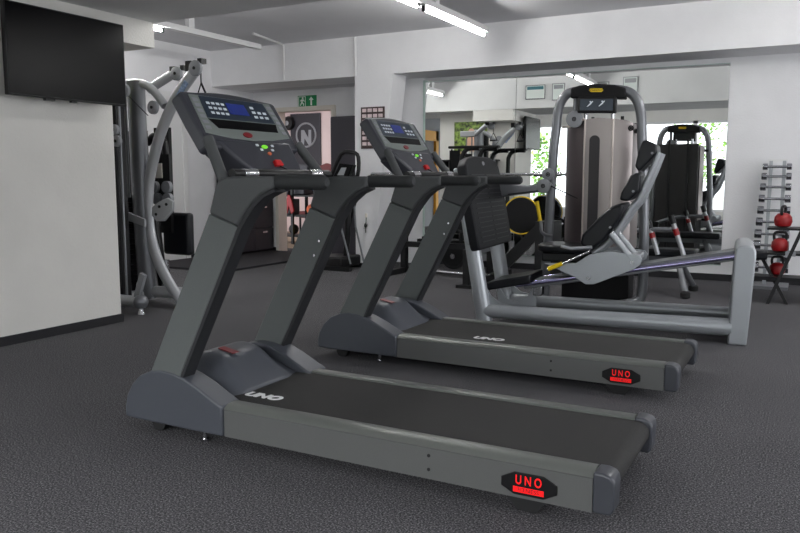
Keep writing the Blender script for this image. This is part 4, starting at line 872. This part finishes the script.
MB().box(-0.50, -0.34, 7.42, 7.62, 0.37, 0.45).build('padded_end', 'pad_black', ks, bevel=0.02)
def kettle(x, y, z, s, label):
    k = thing('kettlebell', label, 'kettlebell', (x, y, z), 0, 'red kettlebells on the black stand')
    MB().lathe([(0.05 * s, 0.0), (0.08 * s, 0.012 * s), (0.095 * s, 0.06 * s), (0.088 * s, 0.11 * s), (0.06 * s, 0.145 * s), (0.03 * s, 0.155 * s)]).build('bell', 'kettle_red', k)
    MB().tube([(-0.055 * s, 0, 0.12 * s), (-0.066 * s, 0, 0.18 * s), (-0.045 * s, 0, 0.225 * s), (0.045 * s, 0, 0.225 * s), (0.066 * s, 0, 0.18 * s), (0.055 * s, 0, 0.12 * s)], 0.016 * s, 12, smooth=4).build('handle', 'plastic_black', k)
    return k
k1 = kettle(-0.24, 7.68, 0.655, 0.8, 'red kettlebell on the upper shelf of the black stand')
k1.rotation_euler.z = R(75)
kettle(-0.25, 7.53, 0.444, 0.76, 'red kettlebell on the middle shelf, its black handle facing out')
k3 = kettle(-0.262, 7.565, 0.234, 0.7, 'red kettlebell low on the black stand, half hidden by the leg')

# ------------------------------------------------------------------ outside greenery
for i, (x, y, h, lb) in enumerate(((-4.9, -6.2, 3.4, 'tall green bush outside the street window, far left of the door'), (-2.15, -6.8, 3.8, 'leafy pale green tree outside the street windows, opposite the mirror'), (-0.4, -5.0, 2.0, 'low green bush outside the street windows'), (-7.0, -6.0, 2.4, 'green bush outside at the end of the street windows'))):
    t = thing('bush', lb, 'bush', (x, y, -0.05), 0, 'greenery outside the windows')
    MB().tube([(0, 0, 0), (0.03, 0, h * 0.5)], 0.04, 8).build('trunk', 'photo_brown', t)
    mb = MB()
    for k in range(420):
        a = random.uniform(0, 2 * math.pi); zz = random.uniform(0.25, 1.0) * h; rr_ = random.uniform(0, 0.55) * h * 0.5 * math.sin(math.pi * min(1, zz / h * 0.9))
        p = Vector((rr_ * math.cos(a), rr_ * math.sin(a), zz)); q = Vector((random.uniform(-1, 1), random.uniform(-1, 1), random.uniform(-0.6, 1))).normalized() * 0.16
        sd = Vector((-q.y, q.x, random.uniform(-0.05, 0.05))).normalized() * 0.06
        vs = [mb.bm.verts.new(v) for v in (p, p + q * 0.5 + sd, p + q, p + q * 0.5 - sd)]
        mb.bm.faces.new(vs)
    mb.build('foliage', 'foliage', t)
